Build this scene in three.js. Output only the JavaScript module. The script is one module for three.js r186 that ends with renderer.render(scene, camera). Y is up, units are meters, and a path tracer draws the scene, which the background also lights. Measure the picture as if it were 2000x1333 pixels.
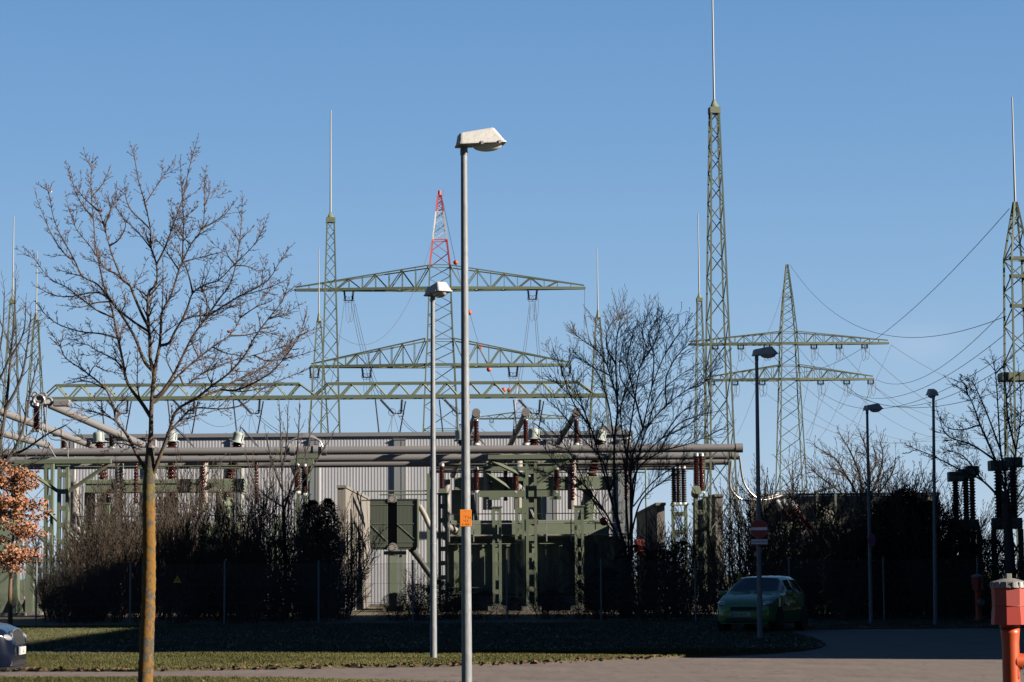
import * as THREE from 'three';
import { mergeGeometries } from 'three/addons/utils/BufferGeometryUtils.js';
import { RoundedBoxGeometry } from 'three/addons/geometries/RoundedBoxGeometry.js';

// ---------------------------------------------------------------- camera, sky, sun, exposure
const V = (x, y, z) => new THREE.Vector3(x, y, z);
const scene = new THREE.Scene();
const F = 4500, CX = 1000, CY = 666.5;                 // photograph's focal length and centre in its own pixels
const camera = new THREE.PerspectiveCamera(2 * Math.atan(CY / F) * 180 / Math.PI, 1024 / 682, 0.5, 4000);
camera.position.set(0, 1.57, 0);
camera.rotation.order = 'YXZ';
camera.rotation.set(Math.atan(457.5 / F), 0, -0.0068);
camera.updateMatrixWorld();
const EXPOSURE = 5.4;
const renderer = new THREE.WebGLRenderer({ antialias: true });
renderer.toneMapping = THREE.LinearToneMapping;
renderer.toneMappingExposure = EXPOSURE;
renderer.shadowMap.enabled = true;
const SUN = V(Math.cos(0.335), 0.44, Math.sin(0.335)).normalize();
const sun = new THREE.DirectionalLight(new THREE.Color().setRGB(1, 0.90, 0.77), 5);
sun.position.copy(SUN).multiplyScalar(250).add(V(0, 0, -80)); sun.target.position.set(0, 0, -80);
sun.castShadow = true; sun.shadow.mapSize.set(4096, 4096); sun.shadow.radius = 1;
Object.assign(sun.shadow.camera, { left: -80, right: 80, top: 80, bottom: -80, near: 1, far: 600 });
scene.add(sun, sun.target);
{ // clear winter sky, a gradient in height with a slight brightening towards the sun
  const w = 1024, h = 512, data = new Float32Array(w * h * 4);
  const stops = [[-90, .10, .11, .12], [0, .60, .72, .83], [3, .43, .61, .80], [7, .29, .495, .76], [11, .205, .405, .705], [16, .138, .318, .615], [30, .06, .165, .40], [90, .018, .055, .175]];
  for (let j = 0; j < h; j++) {
    const el = (j + 0.5) / h * 180 - 90;
    let k = 0; while (k < stops.length - 2 && stops[k + 1][0] < el) k++;
    const a = stops[k], b = stops[k + 1], t = THREE.MathUtils.clamp((el - a[0]) / (b[0] - a[0]), 0, 1);
    for (let i = 0; i < w; i++) {
      const az = ((i + 0.5) / w - 0.5) * 2 * Math.PI, c = Math.cos(el * Math.PI / 180);
      const dot = c * Math.cos(az) * SUN.x + Math.sin(el * Math.PI / 180) * SUN.y + c * Math.sin(az) * SUN.z;
      const glow = 0.92 + 0.10 * dot * dot + 0.22 * Math.pow(Math.max(0, dot), 8);
      const azd = Math.atan2(Math.cos(az), -Math.sin(az)) * 180 / Math.PI, wisp = .10 * Math.exp(-(((azd - 10.1) / .9) ** 2) - (((el - 5.6) / .28) ** 2)), o = (j * w + i) * 4;
      for (let q = 0; q < 3; q++) data[o + q] = (a[q + 1] + (b[q + 1] - a[q + 1]) * t + wisp * [1, .7, .5][q]) / EXPOSURE * glow;
      data[o + 3] = 1;
    }
  }
  const sky = new THREE.DataTexture(data, w, h, THREE.RGBAFormat, THREE.FloatType);
  sky.mapping = THREE.EquirectangularReflectionMapping; sky.magFilter = sky.minFilter = THREE.LinearFilter; sky.needsUpdate = true;
  scene.background = sky; scene.environment = sky;
}

// ---------------------------------------------------------------- helpers
let seed = 7;
const rnd = () => { seed = (seed + 0x6D2B79F5) | 0; let t = Math.imul(seed ^ (seed >>> 15), 1 | seed); t = (t + Math.imul(t ^ (t >>> 7), 61 | t)) ^ t; return ((t ^ (t >>> 14)) >>> 0) / 4294967296; };
const rr = (a, b) => a + (b - a) * rnd();
const hash = (x, y, z) => { let h = Math.imul(x, 374761393) ^ Math.imul(y, 668265263) ^ Math.imul(z, 2147483647 - 1274126177); h = Math.imul(h ^ (h >>> 13), 1274126177); return ((h ^ (h >>> 16)) >>> 0) / 4294967296; };
const sm = t => t * t * (3 - 2 * t);
function noise(x, y, z = 0) {
  const i = Math.floor(x), j = Math.floor(y), k = Math.floor(z), u = sm(x - i), v = sm(y - j), w = sm(z - k), L = THREE.MathUtils.lerp;
  return L(L(L(hash(i, j, k), hash(i + 1, j, k), u), L(hash(i, j + 1, k), hash(i + 1, j + 1, k), u), v), L(L(hash(i, j, k + 1), hash(i + 1, j, k + 1), u), L(hash(i, j + 1, k + 1), hash(i + 1, j + 1, k + 1), u), v), w);
}
const fbm = (x, y, z = 0, n = 4) => { let s = 0, a = .5; for (let i = 0; i < n; i++) { s += a * noise(x, y, z + i * 7.3); x *= 2.03; y *= 2.03; z *= 2.03; a *= .5; } return s; };
// a pixel of the photograph gives a direction; d is the distance from the camera along the ground
function W(px, py, d) { const r = V((px - CX) / F, -(py - CY) / F, -1).applyQuaternion(camera.quaternion); return r.multiplyScalar(d / -r.z).add(camera.position); }
function G(px, py, y = 0) { const r = V((px - CX) / F, -(py - CY) / F, -1).applyQuaternion(camera.quaternion); return r.multiplyScalar((y - camera.position.y) / r.y).add(camera.position); }
const X = (px, d) => { const p = W(px, 1000, d); return p.x; };
const H = (px, py, d) => W(px, py, d).y;

const used = {};
function numbered(n) { const k = used[n] = (used[n] ?? -1) + 1; return k ? n + '_' + String(k).padStart(3, '0') : n; }
function tag(o, label, category, group, kind) { o.userData.label = label; o.userData.category = category; if (group) o.userData.group = group; if (kind) o.userData.kind = kind; return o; }
function thing(name, label, category, base, group) { const g = new THREE.Group(); g.name = numbered(name); g.position.copy(base); scene.add(g); return tag(g, label, category, group); }
function solo(name, geo, mat, label, category, base, group) { const m = new THREE.Mesh(geo, mat); m.name = numbered(name); if (base) m.position.copy(base); scene.add(m); return tag(m, label, category, group); }
function part(parent, name, geo, mat, pos) { const m = new THREE.Mesh(geo, mat); m.name = name; if (pos) m.position.copy(pos); parent.add(m); return m; }
function structure(name, geo, mat, label, pos) { const m = new THREE.Mesh(geo, mat); m.name = numbered(name); if (pos) m.position.copy(pos); scene.add(m); m.userData = { kind: 'structure', label, category: name.replace(/_/g, ' ') }; return m; }

const rgb = (r, g, b) => new THREE.Color().setRGB(r, g, b);
const mat = (r, g, b, rough = .7, metal = 0, extra = {}) => new THREE.MeshPhysicalMaterial({ specularIntensity: .45, color: rgb(r, g, b), roughness: rough, metalness: metal, ...extra });
// grain textures: the pixel function returns linear-ish [r,g,b] 0..1 stored as sRGB
function grain(n, f, rx = 1, ry = 1, bump = false) {
  const d = new Uint8Array(n * n * 4);
  for (let j = 0; j < n; j++) for (let i = 0; i < n; i++) { const c = f(i / n, j / n), o = (j * n + i) * 4; for (let q = 0; q < 3; q++) d[o + q] = 255 * Math.min(1, Math.max(0, bump ? c[q] : Math.pow(Math.max(0, c[q]), 1 / 2.2))); d[o + 3] = 255; }
  const t = new THREE.DataTexture(d, n, n); t.wrapS = t.wrapT = THREE.RepeatWrapping; t.magFilter = THREE.LinearFilter; t.minFilter = THREE.LinearMipmapLinearFilter; t.generateMipmaps = true;
  if (!bump) t.colorSpace = THREE.SRGBColorSpace; t.repeat.set(rx, ry); t.needsUpdate = true; return t;
}
const tile = (u, v, s, z = 0, n = 4) => { // noise that repeats over 0..1
  const a = fbm(u * s, v * s, z, n), b = fbm((u - 1) * s, v * s, z, n), c = fbm(u * s, (v - 1) * s, z, n), e = fbm((u - 1) * s, (v - 1) * s, z, n);
  const x = sm(u), y = sm(v); return (a * (1 - x) + b * x) * (1 - y) + (c * (1 - x) + e * x) * y;
};
const grey = (base, amp, s, z) => (u, v) => { const k = base + amp * (tile(u, v, s, z) - .48) * 2; return [k, k, k]; };

const M = {
  green: mat(.088, .109, .072, .62), greenPale: mat(.118, .142, .098, .6), greenTank: mat(.095, .112, .080, .6),
  greenDark: mat(.020, .026, .020, .6), galv: mat(.20, .205, .21, .45, .2), galvDark: mat(.05, .052, .055, .6, .1), rod: mat(.20, .205, .21, .5, .1),
  alu: mat(.150, .143, .143, .5, .05), aluShiny: mat(.42, .40, .38, .3, .7), porcelain: mat(.034, .009, .008, .18), porcelainDark: mat(.012, .009, .010, .28),
  cap: mat(.23, .26, .24, .5), wire: mat(.06, .062, .066, .6, .1), wireThin: mat(.05, .052, .055, .7), red: mat(.33, .04, .028, .6), white: mat(.40, .39, .38, .6), whitePipe: mat(.20, .185, .17, .6),
  ball: mat(.40, .055, .02, .55), black: mat(.010, .010, .011, .6), rubber: mat(.012, .012, .013, .85), glassDark: mat(.010, .011, .013, .06, 0),
  wallDuct: mat(.15, .165, .175, .6), fascia: mat(.15, .155, .165, .6), yellow: mat(.40, .25, .012, .6), orange: mat(.42, .15, .015, .55), soil: mat(.06, .045, .033, 1),
};
const dirt = grain(128, (u, v) => { const k = .92 + .3 * (tile(u, v, 5, 3) - .48) + .24 * (tile(u, v * .25, 26, 8) - .48), r = Math.max(0, tile(u, v, 14, 17) - .6); return [k + .3 * r, k - .2 * r, k - .5 * r]; });
for (const n of ['green', 'greenPale', 'greenTank', 'alu', 'cap', 'whitePipe', 'fascia', 'wallDuct', 'galv']) M[n].map = dirt;
M.pole = new THREE.MeshPhysicalMaterial({ specularIntensity: .45, roughness: .6, metalness: .05, map: grain(128, (u, v) => { const k = .15 + .11 * (tile(u, v, 9, 3) - .48) + .11 * (tile(u, v, 30, 5, 2) - .4); return [k * .93, k, k * 1.09]; }, 1, 5) });
M.lampShell = new THREE.MeshPhysicalMaterial({ specularIntensity: .45, roughness: .75, map: grain(128, (u, v) => { const s = tile(u, v, 34, 9, 2) < .30 ? .78 : 1; const k = (.36 + .09 * (tile(u, v, 5, 2) - .48)) * s; return [k, k * .985, k * .96]; }, 2, 2) });
M.concrete = new THREE.MeshPhysicalMaterial({ specularIntensity: .45, roughness: .92, map: grain(256, (u, v) => { const k = .125 + .08 * (tile(u, v, 5, 1) - .48) + .07 * (tile(u, v * .35, 24, 2) - .48); return [k * 1.05, k * .95, k * .84]; }, .3, .3) });
M.corrugated = new THREE.MeshPhysicalMaterial({ specularIntensity: .45, roughness: .55, metalness: .1, map: grain(128, (u, v) => { const k = .295 + .05 * (tile(u, v, 6, 8) - .48) + .03 * (tile(u, v * .2, 30, 4) - .48); return [k * .97, k * .99, k * 1.07]; }, .12, .1) });
M.asphalt = new THREE.MeshPhysicalMaterial({ specularIntensity: .45, roughness: .95, map: grain(512, (u, v) => { const cr = Math.abs(tile(u, v, 6, 11, 3) - .45) < .006 || Math.abs(tile(u, v, 4, 21, 4) - .5) < .004 ? .6 : 1, k = cr * (.080 + .04 * (tile(u, v, 7, 1) - .48) + .03 * (tile(u, v * .08, 30, 6) - .48) + .08 * (tile(u, v, 90, 2, 3) - .48)); return [k * 1.24, k * .93, k * .76]; }, .2, .2), bumpMap: grain(256, grey(.5, .5, 80, 4), .6, .6, true), bumpScale: .004 });
M.grassGround = new THREE.MeshPhysicalMaterial({ specularIntensity: .45, roughness: 1, map: grain(512, (u, v) => { const a = tile(u, v, 9, 1), b = tile(u, v, 60, 2, 3), c = tile(u, v, 5, 6); const k = .6 + .9 * (b - .45); const y = Math.max(0, c - .45); return [(.105 + .10 * y + .03 * (a - .5)) * k, (.115 + .06 * y) * k, (.042 + .02 * y) * k]; }, .17, .17), bumpMap: grain(256, grey(.5, .6, 50, 4), .7, .7, true), bumpScale: .02 });
M.yard = new THREE.MeshPhysicalMaterial({ specularIntensity: .45, roughness: 1, map: grain(512, (u, v) => { const a = tile(u, v, 8, 3), b = tile(u, v, 70, 2, 3); const k = .65 + .8 * (b - .45); return [(.15 + .12 * (a - .45)) * k, (.125 + .06 * (a - .45)) * k, (.06) * k]; }, .12, .12) });

// L-angle and flat bars share unit geometries (unit length along z)
const boxU = new THREE.BoxGeometry(1, 1, 1);
const angleU = mergeGeometries([new THREE.BoxGeometry(1, .14, 1).translate(0, -.43, 0), new THREE.BoxGeometry(.14, .86, 1).translate(-.43, .07, 0)]);
const cylU = new THREE.CylinderGeometry(.5, .5, 1, 12).rotateX(Math.PI / 2);
const ZAX = V(0, 0, 1);
function place(m, p, q, w, t) { const d = q.clone().sub(p), L = d.length(); m.position.copy(p).addScaledVector(d, .5); m.quaternion.setFromUnitVectors(ZAX, d.divideScalar(L)); m.scale.set(w, t, L); return m; }
function bar(parent, name, material, p, q, w, t = w, geo = boxU) { return place(part(parent, name, geo, material), p, q, w, t); }
// oriented along x or y by hand: z axis to direction with world up kept
function beam(parent, name, material, p, q, w, h) { const m = part(parent, name, boxU, material); const d = q.clone().sub(p), L = d.length(); m.position.copy(p).addScaledVector(d, .5); const zz = d.clone().normalize(), xx = V(0, 1, 0).cross(zz).normalize(); m.quaternion.setFromRotationMatrix(new THREE.Matrix4().makeBasis(xx, zz.clone().cross(xx), zz)); m.scale.set(w, h, L); return m; }
function box(parent, name, material, x, y, z, w, h, d, r = 0) { return part(parent, name, r ? new RoundedBoxGeometry(w, h, d, 2, r) : new THREE.BoxGeometry(w, h, d), material, V(x, y, z)); }
class Branches { // collects tapered tubes into one geometry with vertex colours
  constructor() { this.p = []; this.n = []; this.c = []; this.i = []; }
  tube(pts, rad, sides, col) {
    const N = pts.length; let up = V(.3, .1, 1); const base = this.p.length / 3;
    for (let k = 0; k < N; k++) {
      const t = pts[Math.min(N - 1, k + 1)].clone().sub(pts[Math.max(0, k - 1)]).normalize();
      const a = up.clone().addScaledVector(t, -up.dot(t)).normalize(), b = t.clone().cross(a); up = a;
            for (let s = 0; s < sides; s++) {
        const th = s / sides * 2 * Math.PI, r = rad(k / (N - 1), th), n = a.clone().multiplyScalar(Math.cos(th)).addScaledVector(b, Math.sin(th)), q = pts[k].clone().addScaledVector(n, r);
        this.p.push(q.x, q.y, q.z); this.n.push(n.x, n.y, n.z);
        const c = typeof col === 'function' ? col(q, k / (N - 1), r) : col; this.c.push(c[0], c[1], c[2]);
      }
      if (k) for (let s = 0; s < sides; s++) { const s2 = (s + 1) % sides, A = base + (k - 1) * sides, B = base + k * sides; this.i.push(A + s, A + s2, B + s, A + s2, B + s2, B + s); }
    }
  }
  geo() { const g = new THREE.BufferGeometry(); g.setAttribute('position', new THREE.Float32BufferAttribute(this.p, 3)); g.setAttribute('normal', new THREE.Float32BufferAttribute(this.n, 3)); g.setAttribute('color', new THREE.Float32BufferAttribute(this.c, 3)); g.setIndex(this.i); return g; }
}
const curve = (pts, n) => new THREE.CatmullRomCurve3(pts, false, 'centripetal').getPoints(n);
function tubeGeo(pts, r, sides = 8) { const b = new Branches(); b.tube(pts, () => r, sides, [1, 1, 1]); return b.geo(); }
function wireCurve(p, q, sag, n = 20) { const o = []; for (let i = 0; i <= n; i++) { const t = i / n; o.push(p.clone().lerp(q, t).add(V(0, -4 * sag * t * (1 - t), 0))); } return o; }
function ribbed(n, r1, r2, h, seg = 12) { const pts = [new THREE.Vector2(0, 0), new THREE.Vector2(r1, 0)]; const s = h / n; for (let i = 0; i < n; i++) pts.push(new THREE.Vector2(r1, s * (i + .15)), new THREE.Vector2(r2, s * (i + .4)), new THREE.Vector2(r2 * .97, s * (i + .52)), new THREE.Vector2(r1, s * (i + .85))); pts.push(new THREE.Vector2(r1, h), new THREE.Vector2(0, h)); return new THREE.LatheGeometry(pts, seg); }
const bark = new THREE.MeshPhysicalMaterial({ specularIntensity: .45, vertexColors: true, roughness: .95 });

// ---------------------------------------------------------------- ground, road, lawns
const flat = (x0, x1, d0, d1, y) => { const g = new THREE.PlaneGeometry(x1 - x0, d1 - d0).rotateX(-Math.PI / 2).translate((x0 + x1) / 2, y, -(d0 + d1) / 2); const p = g.attributes.position, u = g.attributes.uv; for (let i = 0; i < p.count; i++) u.setXY(i, p.getX(i), p.getZ(i)); return g; };
structure('ground', flat(-2500, 2500, -800, 3500, -.04), M.grassGround, 'wide flat grass ground under the whole place');
structure('gravel_yard', flat(-60, 60, 76.5, 230, -.012), M.yard, 'sandy yard with dry grass behind the fence');
structure('road', flat(-70, 70, 8, 72, 0), M.asphalt, 'grey brown asphalt road crossing in front of the lawn');
function slab(pts, top, name, label) { // pts: Vector3 outline; edge roughened every 0.25 m
  const o = [];
  pts.forEach((p, i) => { const q = pts[(i + 1) % pts.length], L = p.distanceTo(q), n = Math.min(200, Math.max(1, Math.round(L / .25))); for (let k = 0; k < n; k++) { const a = p.clone().lerp(q, k / n); const w = n > 3 ? .12 * (noise(a.x * 1.7, a.z * 1.7) - .5) + .07 * (noise(a.x * 6, a.z * 6, 3) - .5) : 0; o.push(new THREE.Vector2(a.x, -a.z + w)); } });
  const g = new THREE.ExtrudeGeometry(new THREE.Shape(o), { depth: top + .03, bevelEnabled: false }).rotateX(-Math.PI / 2).translate(0, -.03, 0);
  const u = g.attributes.uv, p = g.attributes.position; for (let i = 0; i < p.count; i++) u.setXY(i, p.getX(i), p.getZ(i) + p.getY(i));
  return { mesh: structure(name, g, [M.grassGround, M.soil], label), outline: o };
}
const LT = .035;
const lawnPts = [[-300, 1309], [0, 1309], [300, 1308.5], [600, 1303.5], [900, 1298.5], [1100, 1292], [1300, 1283.5], [1500, 1275], [1570, 1269], [1605, 1263], [1612, 1258], [1598, 1249], [1560, 1240], [1545, 1234], [1560, 1229], [1700, 1227], [2150, 1224]].map(a => G(...a, LT));
lawnPts.push(V(32, 0, -75.8), V(-45, 0, -75.8)); lawnPts.forEach(p => p.y = 0);
const lawn = slab(lawnPts, LT, 'lawn', 'frosty mown lawn between the road and the fence');
const vergePts = [[-300, 1326], [0, 1326], [400, 1326], [620, 1327.5], [760, 1331], [900, 1337], [1100, 1348]].map(a => G(...a, LT));
vergePts.push(V(3, 0, -12), V(-30, 0, -12)); vergePts.forEach(p => p.y = 0);
const verge = slab(vergePts, LT, 'grass_verge', 'sunlit grass verge on the near side of the road');
const inside = (o, x, y) => { let c = false; for (let i = 0, j = o.length - 1; i < o.length; j = i++) { const a = o[i], b = o[j]; if ((a.y > y) !== (b.y > y) && x < (b.x - a.x) * (y - a.y) / (b.y - a.y) + a.x) c = !c; } return c; };
{ // grass blades
  const tuft = (n, s, seedv) => { seed = seedv; const p = [], N = []; for (let i = 0; i < n; i++) { const a = rr(0, 6.28), r = rr(0, .03), h = rr(.6, 1) * s, w = .004, lean = rr(.1, .6) * s, b = rr(0, 6.28); const x = Math.cos(a) * r, z = Math.sin(a) * r, dx = Math.cos(b), dz = Math.sin(b); p.push(x - dz * w, 0, z + dx * w, x + dz * w, 0, z - dx * w, x + dx * lean, h, z + dz * lean); for (let k = 0; k < 3; k++) N.push(-dx * .4, .9, -dz * .4); } const g = new THREE.BufferGeometry(); g.setAttribute('position', new THREE.Float32BufferAttribute(p, 3)); g.setAttribute('normal', new THREE.Float32BufferAttribute(N, 3)); return g; };
  const gm = new THREE.MeshPhysicalMaterial({ specularIntensity: .45, color: 0xffffff, roughness: .9, side: THREE.DoubleSide });
  function field(name, label, outline, count, d0, d1, s, frost) {
    const mesh = new THREE.InstancedMesh(tuft(9, s, 99 + count), gm, count), m = new THREE.Matrix4(), q = new THREE.Quaternion(), c = new THREE.Color(); let k = 0, tries = 0;
    while (k < count && tries++ < count * 12) {
      const d = d0 + (d1 - d0) * rnd(), x = rr(-.25, .25) * d; if (!inside(outline, x, d)) continue;
      const sc = rr(.6, 1.3) * (.7 + .6 * noise(x * .8, d * .8, 5));
      q.setFromAxisAngle(V(0, 1, 0), rr(0, 6.28)); m.compose(V(x, LT - .004, -d), q, V(1.2, sc, 1.2)); mesh.setMatrixAt(k, m);
      const dry = Math.max(0, fbm(x * .5, d * .5, 2) - .40) * 2.2 + rnd() * .35, g = rr(.7, 1.15);
      c.setRGB((.25 + .13 * dry) * g, (.275 + .06 * dry) * g, (.085 + .03 * dry) * g); if (frost) { const f = (x < -10 ? .1 : 1) * frost * (.35 + .9 * fbm(x * .35, d * .9, 8)); c.lerp(rgb(.36, .40, .42), Math.min(.75, f)); }
      mesh.setColorAt(k++, c);
    }
    mesh.count = k; mesh.name = name; scene.add(mesh); mesh.userData = { kind: 'stuff', label, category: 'grass' };
  }
  field('sunlit_grass', 'sunlit grass blades along the far road edge', lawn.outline, 60000, 37.5, 47, .05, 0);
  field('frosted_grass', 'frosted grass blades in the shade in front of the fence', lawn.outline, 60000, 46, 76, .04, .45);
  field('verge_grass', 'grass blades on the near road verge', verge.outline, 30000, 28, 37, .05, 0);
  // fallen leaves along the lawn's edge
  const lg = new THREE.PlaneGeometry(.07, .05).rotateX(-1.2), lm = new THREE.MeshPhysicalMaterial({ specularIntensity: .45, roughness: .9, side: THREE.DoubleSide }), n = 700, mesh = new THREE.InstancedMesh(lg, lm, n), m = new THREE.Matrix4(), q = new THREE.Quaternion();
  for (let i = 0; i < n; i++) { const t = rnd() * 6, k = Math.floor(t), p = lawnPts[k].clone().lerp(lawnPts[k + 1], t - k); q.setFromEuler(new THREE.Euler(rr(-.5, .5), rr(0, 6.28), rr(-.5, .5))); m.compose(V(p.x, rr(.03, .065), p.z - rr(-.12, .22) * (rnd() < .9 ? 1 : 4)), q, V(1, 1, 1).multiplyScalar(rr(.6, 1.3))); mesh.setMatrixAt(i, m); const b = rr(.6, 1.3); mesh.setColorAt(i, rgb(.085 * b, .048 * b, .026 * b)); }
  mesh.name = 'fallen_leaves'; scene.add(mesh); mesh.userData = { kind: 'stuff', label: 'brown fallen leaves lying along the lawn edge', category: 'leaves' };
}

// ---------------------------------------------------------------- office block to the right of the view, whose shade lies across the lawn
{
  const o = thing('office_block', 'long pale office block with rows of windows beside the road', 'building', V(24, 0, -36.4));
  const wing = (name, x0, d0, d1, h) => {
    box(o, name, M.concrete, x0 + 9, h / 2, -(d0 + d1) / 2, 18, h, d1 - d0);
    for (let y = 1; y + 2 < h; y += 3.3) for (let d = d0 + 1.2; d + 1.6 < d1; d += 3.2) box(o, 'window', M.glassDark, x0 - .01, y + .9, -(d + .8), .08, 1.6, 1.6);
    box(o, 'roof_edge', M.fascia, x0 + 9, h + .1, -(d0 + d1) / 2, 18.3, .2, d1 - d0 - .02);
  };
  wing('low_wing', 0, 0, 21.5, 16.4); wing('high_wing', 0, 21.6, 43, 19.7);
}
{
  const o = thing('sky_blocker_hall', 'added unseen grey hall behind the viewpoint that blocks sky light', 'building', V(-12, 0, 18));  // hall added out of view to cut sky light and darken reflections
  box(o, 'hall_body', M.fascia, 0, 7, 9, 110, 14, 18); box(o, 'roof_edge', M.fascia, 0, 14.1, 9, 110.3, .2, 18.3);
  for (let x = -52; x < 53; x += 6) for (const y of [2.2, 6.4, 10.6]) box(o, 'window', M.glassDark, x, y, -.01, 4.4, 2, .08);
}
// ---------------------------------------------------------------- warehouse behind the transformers
{
  const D = 120, xl = X(128, D), xr = X(1236, D), h = H(700, 847, D), o = thing('warehouse', 'long grey corrugated metal hall behind the transformers', 'building', V((xl + xr) / 2, 0, -D));
  const x0 = xl - o.position.x, x1 = -x0, p = [], pitch = .16, idx = [], uv = [];
  let n = 0; const prof = [[0, 0], [.045, 0], [.075, -.008], [.115, -.008], [.145, 0]];
  for (let x = x0; x < x1; x += pitch) for (const [dx, dz] of prof) { const xx = Math.min(x1, x + dx); p.push(xx, .12, -dz, xx, h - .15, -dz); uv.push(xx, 0, xx, h); n++; }
  for (let i = 0; i < n - 1; i++) idx.push(2 * i, 2 * i + 2, 2 * i + 1, 2 * i + 2, 2 * i + 3, 2 * i + 1);
  const g = new THREE.BufferGeometry(); g.setAttribute('position', new THREE.Float32BufferAttribute(p, 3)); g.setAttribute('uv', new THREE.Float32BufferAttribute(uv, 2)); g.setIndex(idx); const gf = g.toNonIndexed(); gf.computeVertexNormals();
  part(o, 'corrugated_wall', gf, M.corrugated);
  box(o, 'back_volume', M.fascia, 0, h / 2 - .1, -7.1, x1 - x0, h - .25, 14);
  box(o, 'plinth', M.concrete, 0, .06, -.02, x1 - x0 + .02, .13, .16);
  box(o, 'roof_edge', M.fascia, 0, h - .06, -.02, x1 - x0 + .16, .2, .3);
  for (const [a, b] of [[120, 146], [282, 304], [447, 474], [603, 625], [768, 795], [920, 938], [1066, 1090], [1206, 1234]]) {
    const xa = X(a, D) - o.position.x, xb = X(b, D) - o.position.x, top = H(a, 860, D);
    const w = xb - xa, dd = box(o, 'wall_duct', M.wallDuct, xa + w / 2, top / 2 + .1, .065, w - .1, top - .2, .11);
    box(dd, 'seam_strip', M.fascia, w * .12, 0, .062, .03, top - .3, .02); box(dd, 'lit_side_strip', M.white, w / 2 - .03, 0, .004, .08, top - .2, .13);  // white strip paints the sunlit right side of each duct
    box(dd, 'top_flashing', M.alu, 0, top / 2 - .07, .01, w, .05, .16);
  }
  const st = box(o, 'roof_box', M.fascia, x1 - 1, h + .2, -3, 1.2, .5, 1.5);
}
// ---------------------------------------------------------------- concrete fire walls between the transformers
function fireWall(x, d0, d1, h, label) { const o = thing('fire_wall', label, 'wall', V(x, 0, -(d0 + d1) / 2), 'concrete fire walls of the transformer bays'); const L = d1 - d0, n = 3; for (let i = 0; i < n; i++) box(o, 'concrete_panel', M.concrete, 0, h / 2 - .06, L / 2 - (i + .5) * L / n, .34, h, L / n - .025); for (let i = 0; i < n - 1; i++) box(o, 'joint', M.fascia, 0, h / 2 - .2, L / 2 - (i + 1) * L / n, .28, h - .1, .024); box(o, 'coping', M.concrete, 0, h + 0.0, 0, .44, .12, L + .1); return o; }
fireWall(X(667, 101), 101, 118, H(667, 951, 101), 'tall beige concrete fire wall lit by the sun beside the radiator');
fireWall(X(1291, 101), 101, 118, H(1291, 985, 101), 'tall concrete fire wall in shade at the end of the warehouse');
fireWall(X(1405, 104), 104, 117, H(1405, 968, 104), 'concrete fire wall behind the tallest lattice mast');
{
  const d = 106, xa = X(1466, d), xb = X(1835, d), h = H(1600, 965, d), o = thing('yard_wall', 'long dark concrete wall behind the shrubs and the green car', 'wall', V((xa + xb) / 2, 0, -d)), n = 5, w = (xb - xa) / n;
  for (let i = 0; i < n; i++) box(o, 'concrete_panel', M.concrete, (i - 2) * w, h / 2 - .05, 0, w - .03, h - .1, .3); box(o, 'wall_core', M.fascia, 0, h / 2 - .08, 0, xb - xa - .05, h - .2, .22); box(o, 'coping', M.concrete, 0, h - .03, 0, xb - xa + .1, .1, .42);
}

// ---------------------------------------------------------------- lattice work
// levels: [height, width]; each panel one diagonal per face, opposite faces mirrored
function lattice(o, levels, leg, brc, opt = {}) {
  leg *= .66; brc *= .62; const legM = opt.mat || (() => M.green), turn = opt.turn || 0, off = opt.off || V(0, 0, 0), c = Math.cos(turn), s = Math.sin(turn);
  const corner = (k, w, y) => { const a = [[-1, 1], [1, 1], [1, -1], [-1, -1]][(k + 4) % 4], x = a[0] * w / 2, z = a[1] * w / 2; return V(x * c + z * s, y, -x * s + z * c).add(off); };
  for (let i = 0; i < levels.length - 1; i++) {
    const [y0, w0] = levels[i], [y1, w1] = levels[i + 1], m = legM((y0 + y1) / 2);
    for (let k = 0; k < 4; k++) bar(o, 'leg', m, corner(k, w0, y0), corner(k, w1, y1), leg, leg, angleU);
    let y = y0; const wAt = yy => w0 + (w1 - w0) * (yy - y0) / (y1 - y0); let flip = i % 2;
    const steps = Math.max(1, Math.round((y1 - y0) / ((w0 + w1) / 2 * (opt.ratio || 1.15)))); const ys = [y0]; { // panels grow with the width
      const q = Math.pow((w1 / w0) || 1, 1 / steps); let t = 0, a = 1; const parts = []; for (let j = 0; j < steps; j++) { parts.push(a); t += a; a *= q; } let acc = y0; for (const pp of parts) { acc += pp / t * (y1 - y0); ys.push(acc); } }
    for (let j = 0; j < steps; j++, flip ^= 1) for (let k = 0; k < 4; k++) {
      const mm = legM((ys[j] + ys[j + 1]) / 2), a = (flip ^ (k & 1)) ? 1 : 0;
      bar(o, 'brace', mm, corner(k + a, wAt(ys[j]), ys[j]), corner(k + 1 - a, wAt(ys[j + 1]), ys[j + 1]), brc, brc, angleU);
      if (opt.cross) bar(o, 'brace', mm, corner(k + 1 - a, wAt(ys[j]), ys[j]), corner(k + a, wAt(ys[j + 1]), ys[j + 1]), brc, brc, angleU);
      else if (opt.twin && k < 2) { }
    }
    if (opt.rings) for (let k = 0; k < 4; k++) bar(o, 'girt', m, corner(k, w1, y1), corner(k + 1, w1, y1), brc * 1.2, brc * 1.2, angleU);
  }
}
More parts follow.
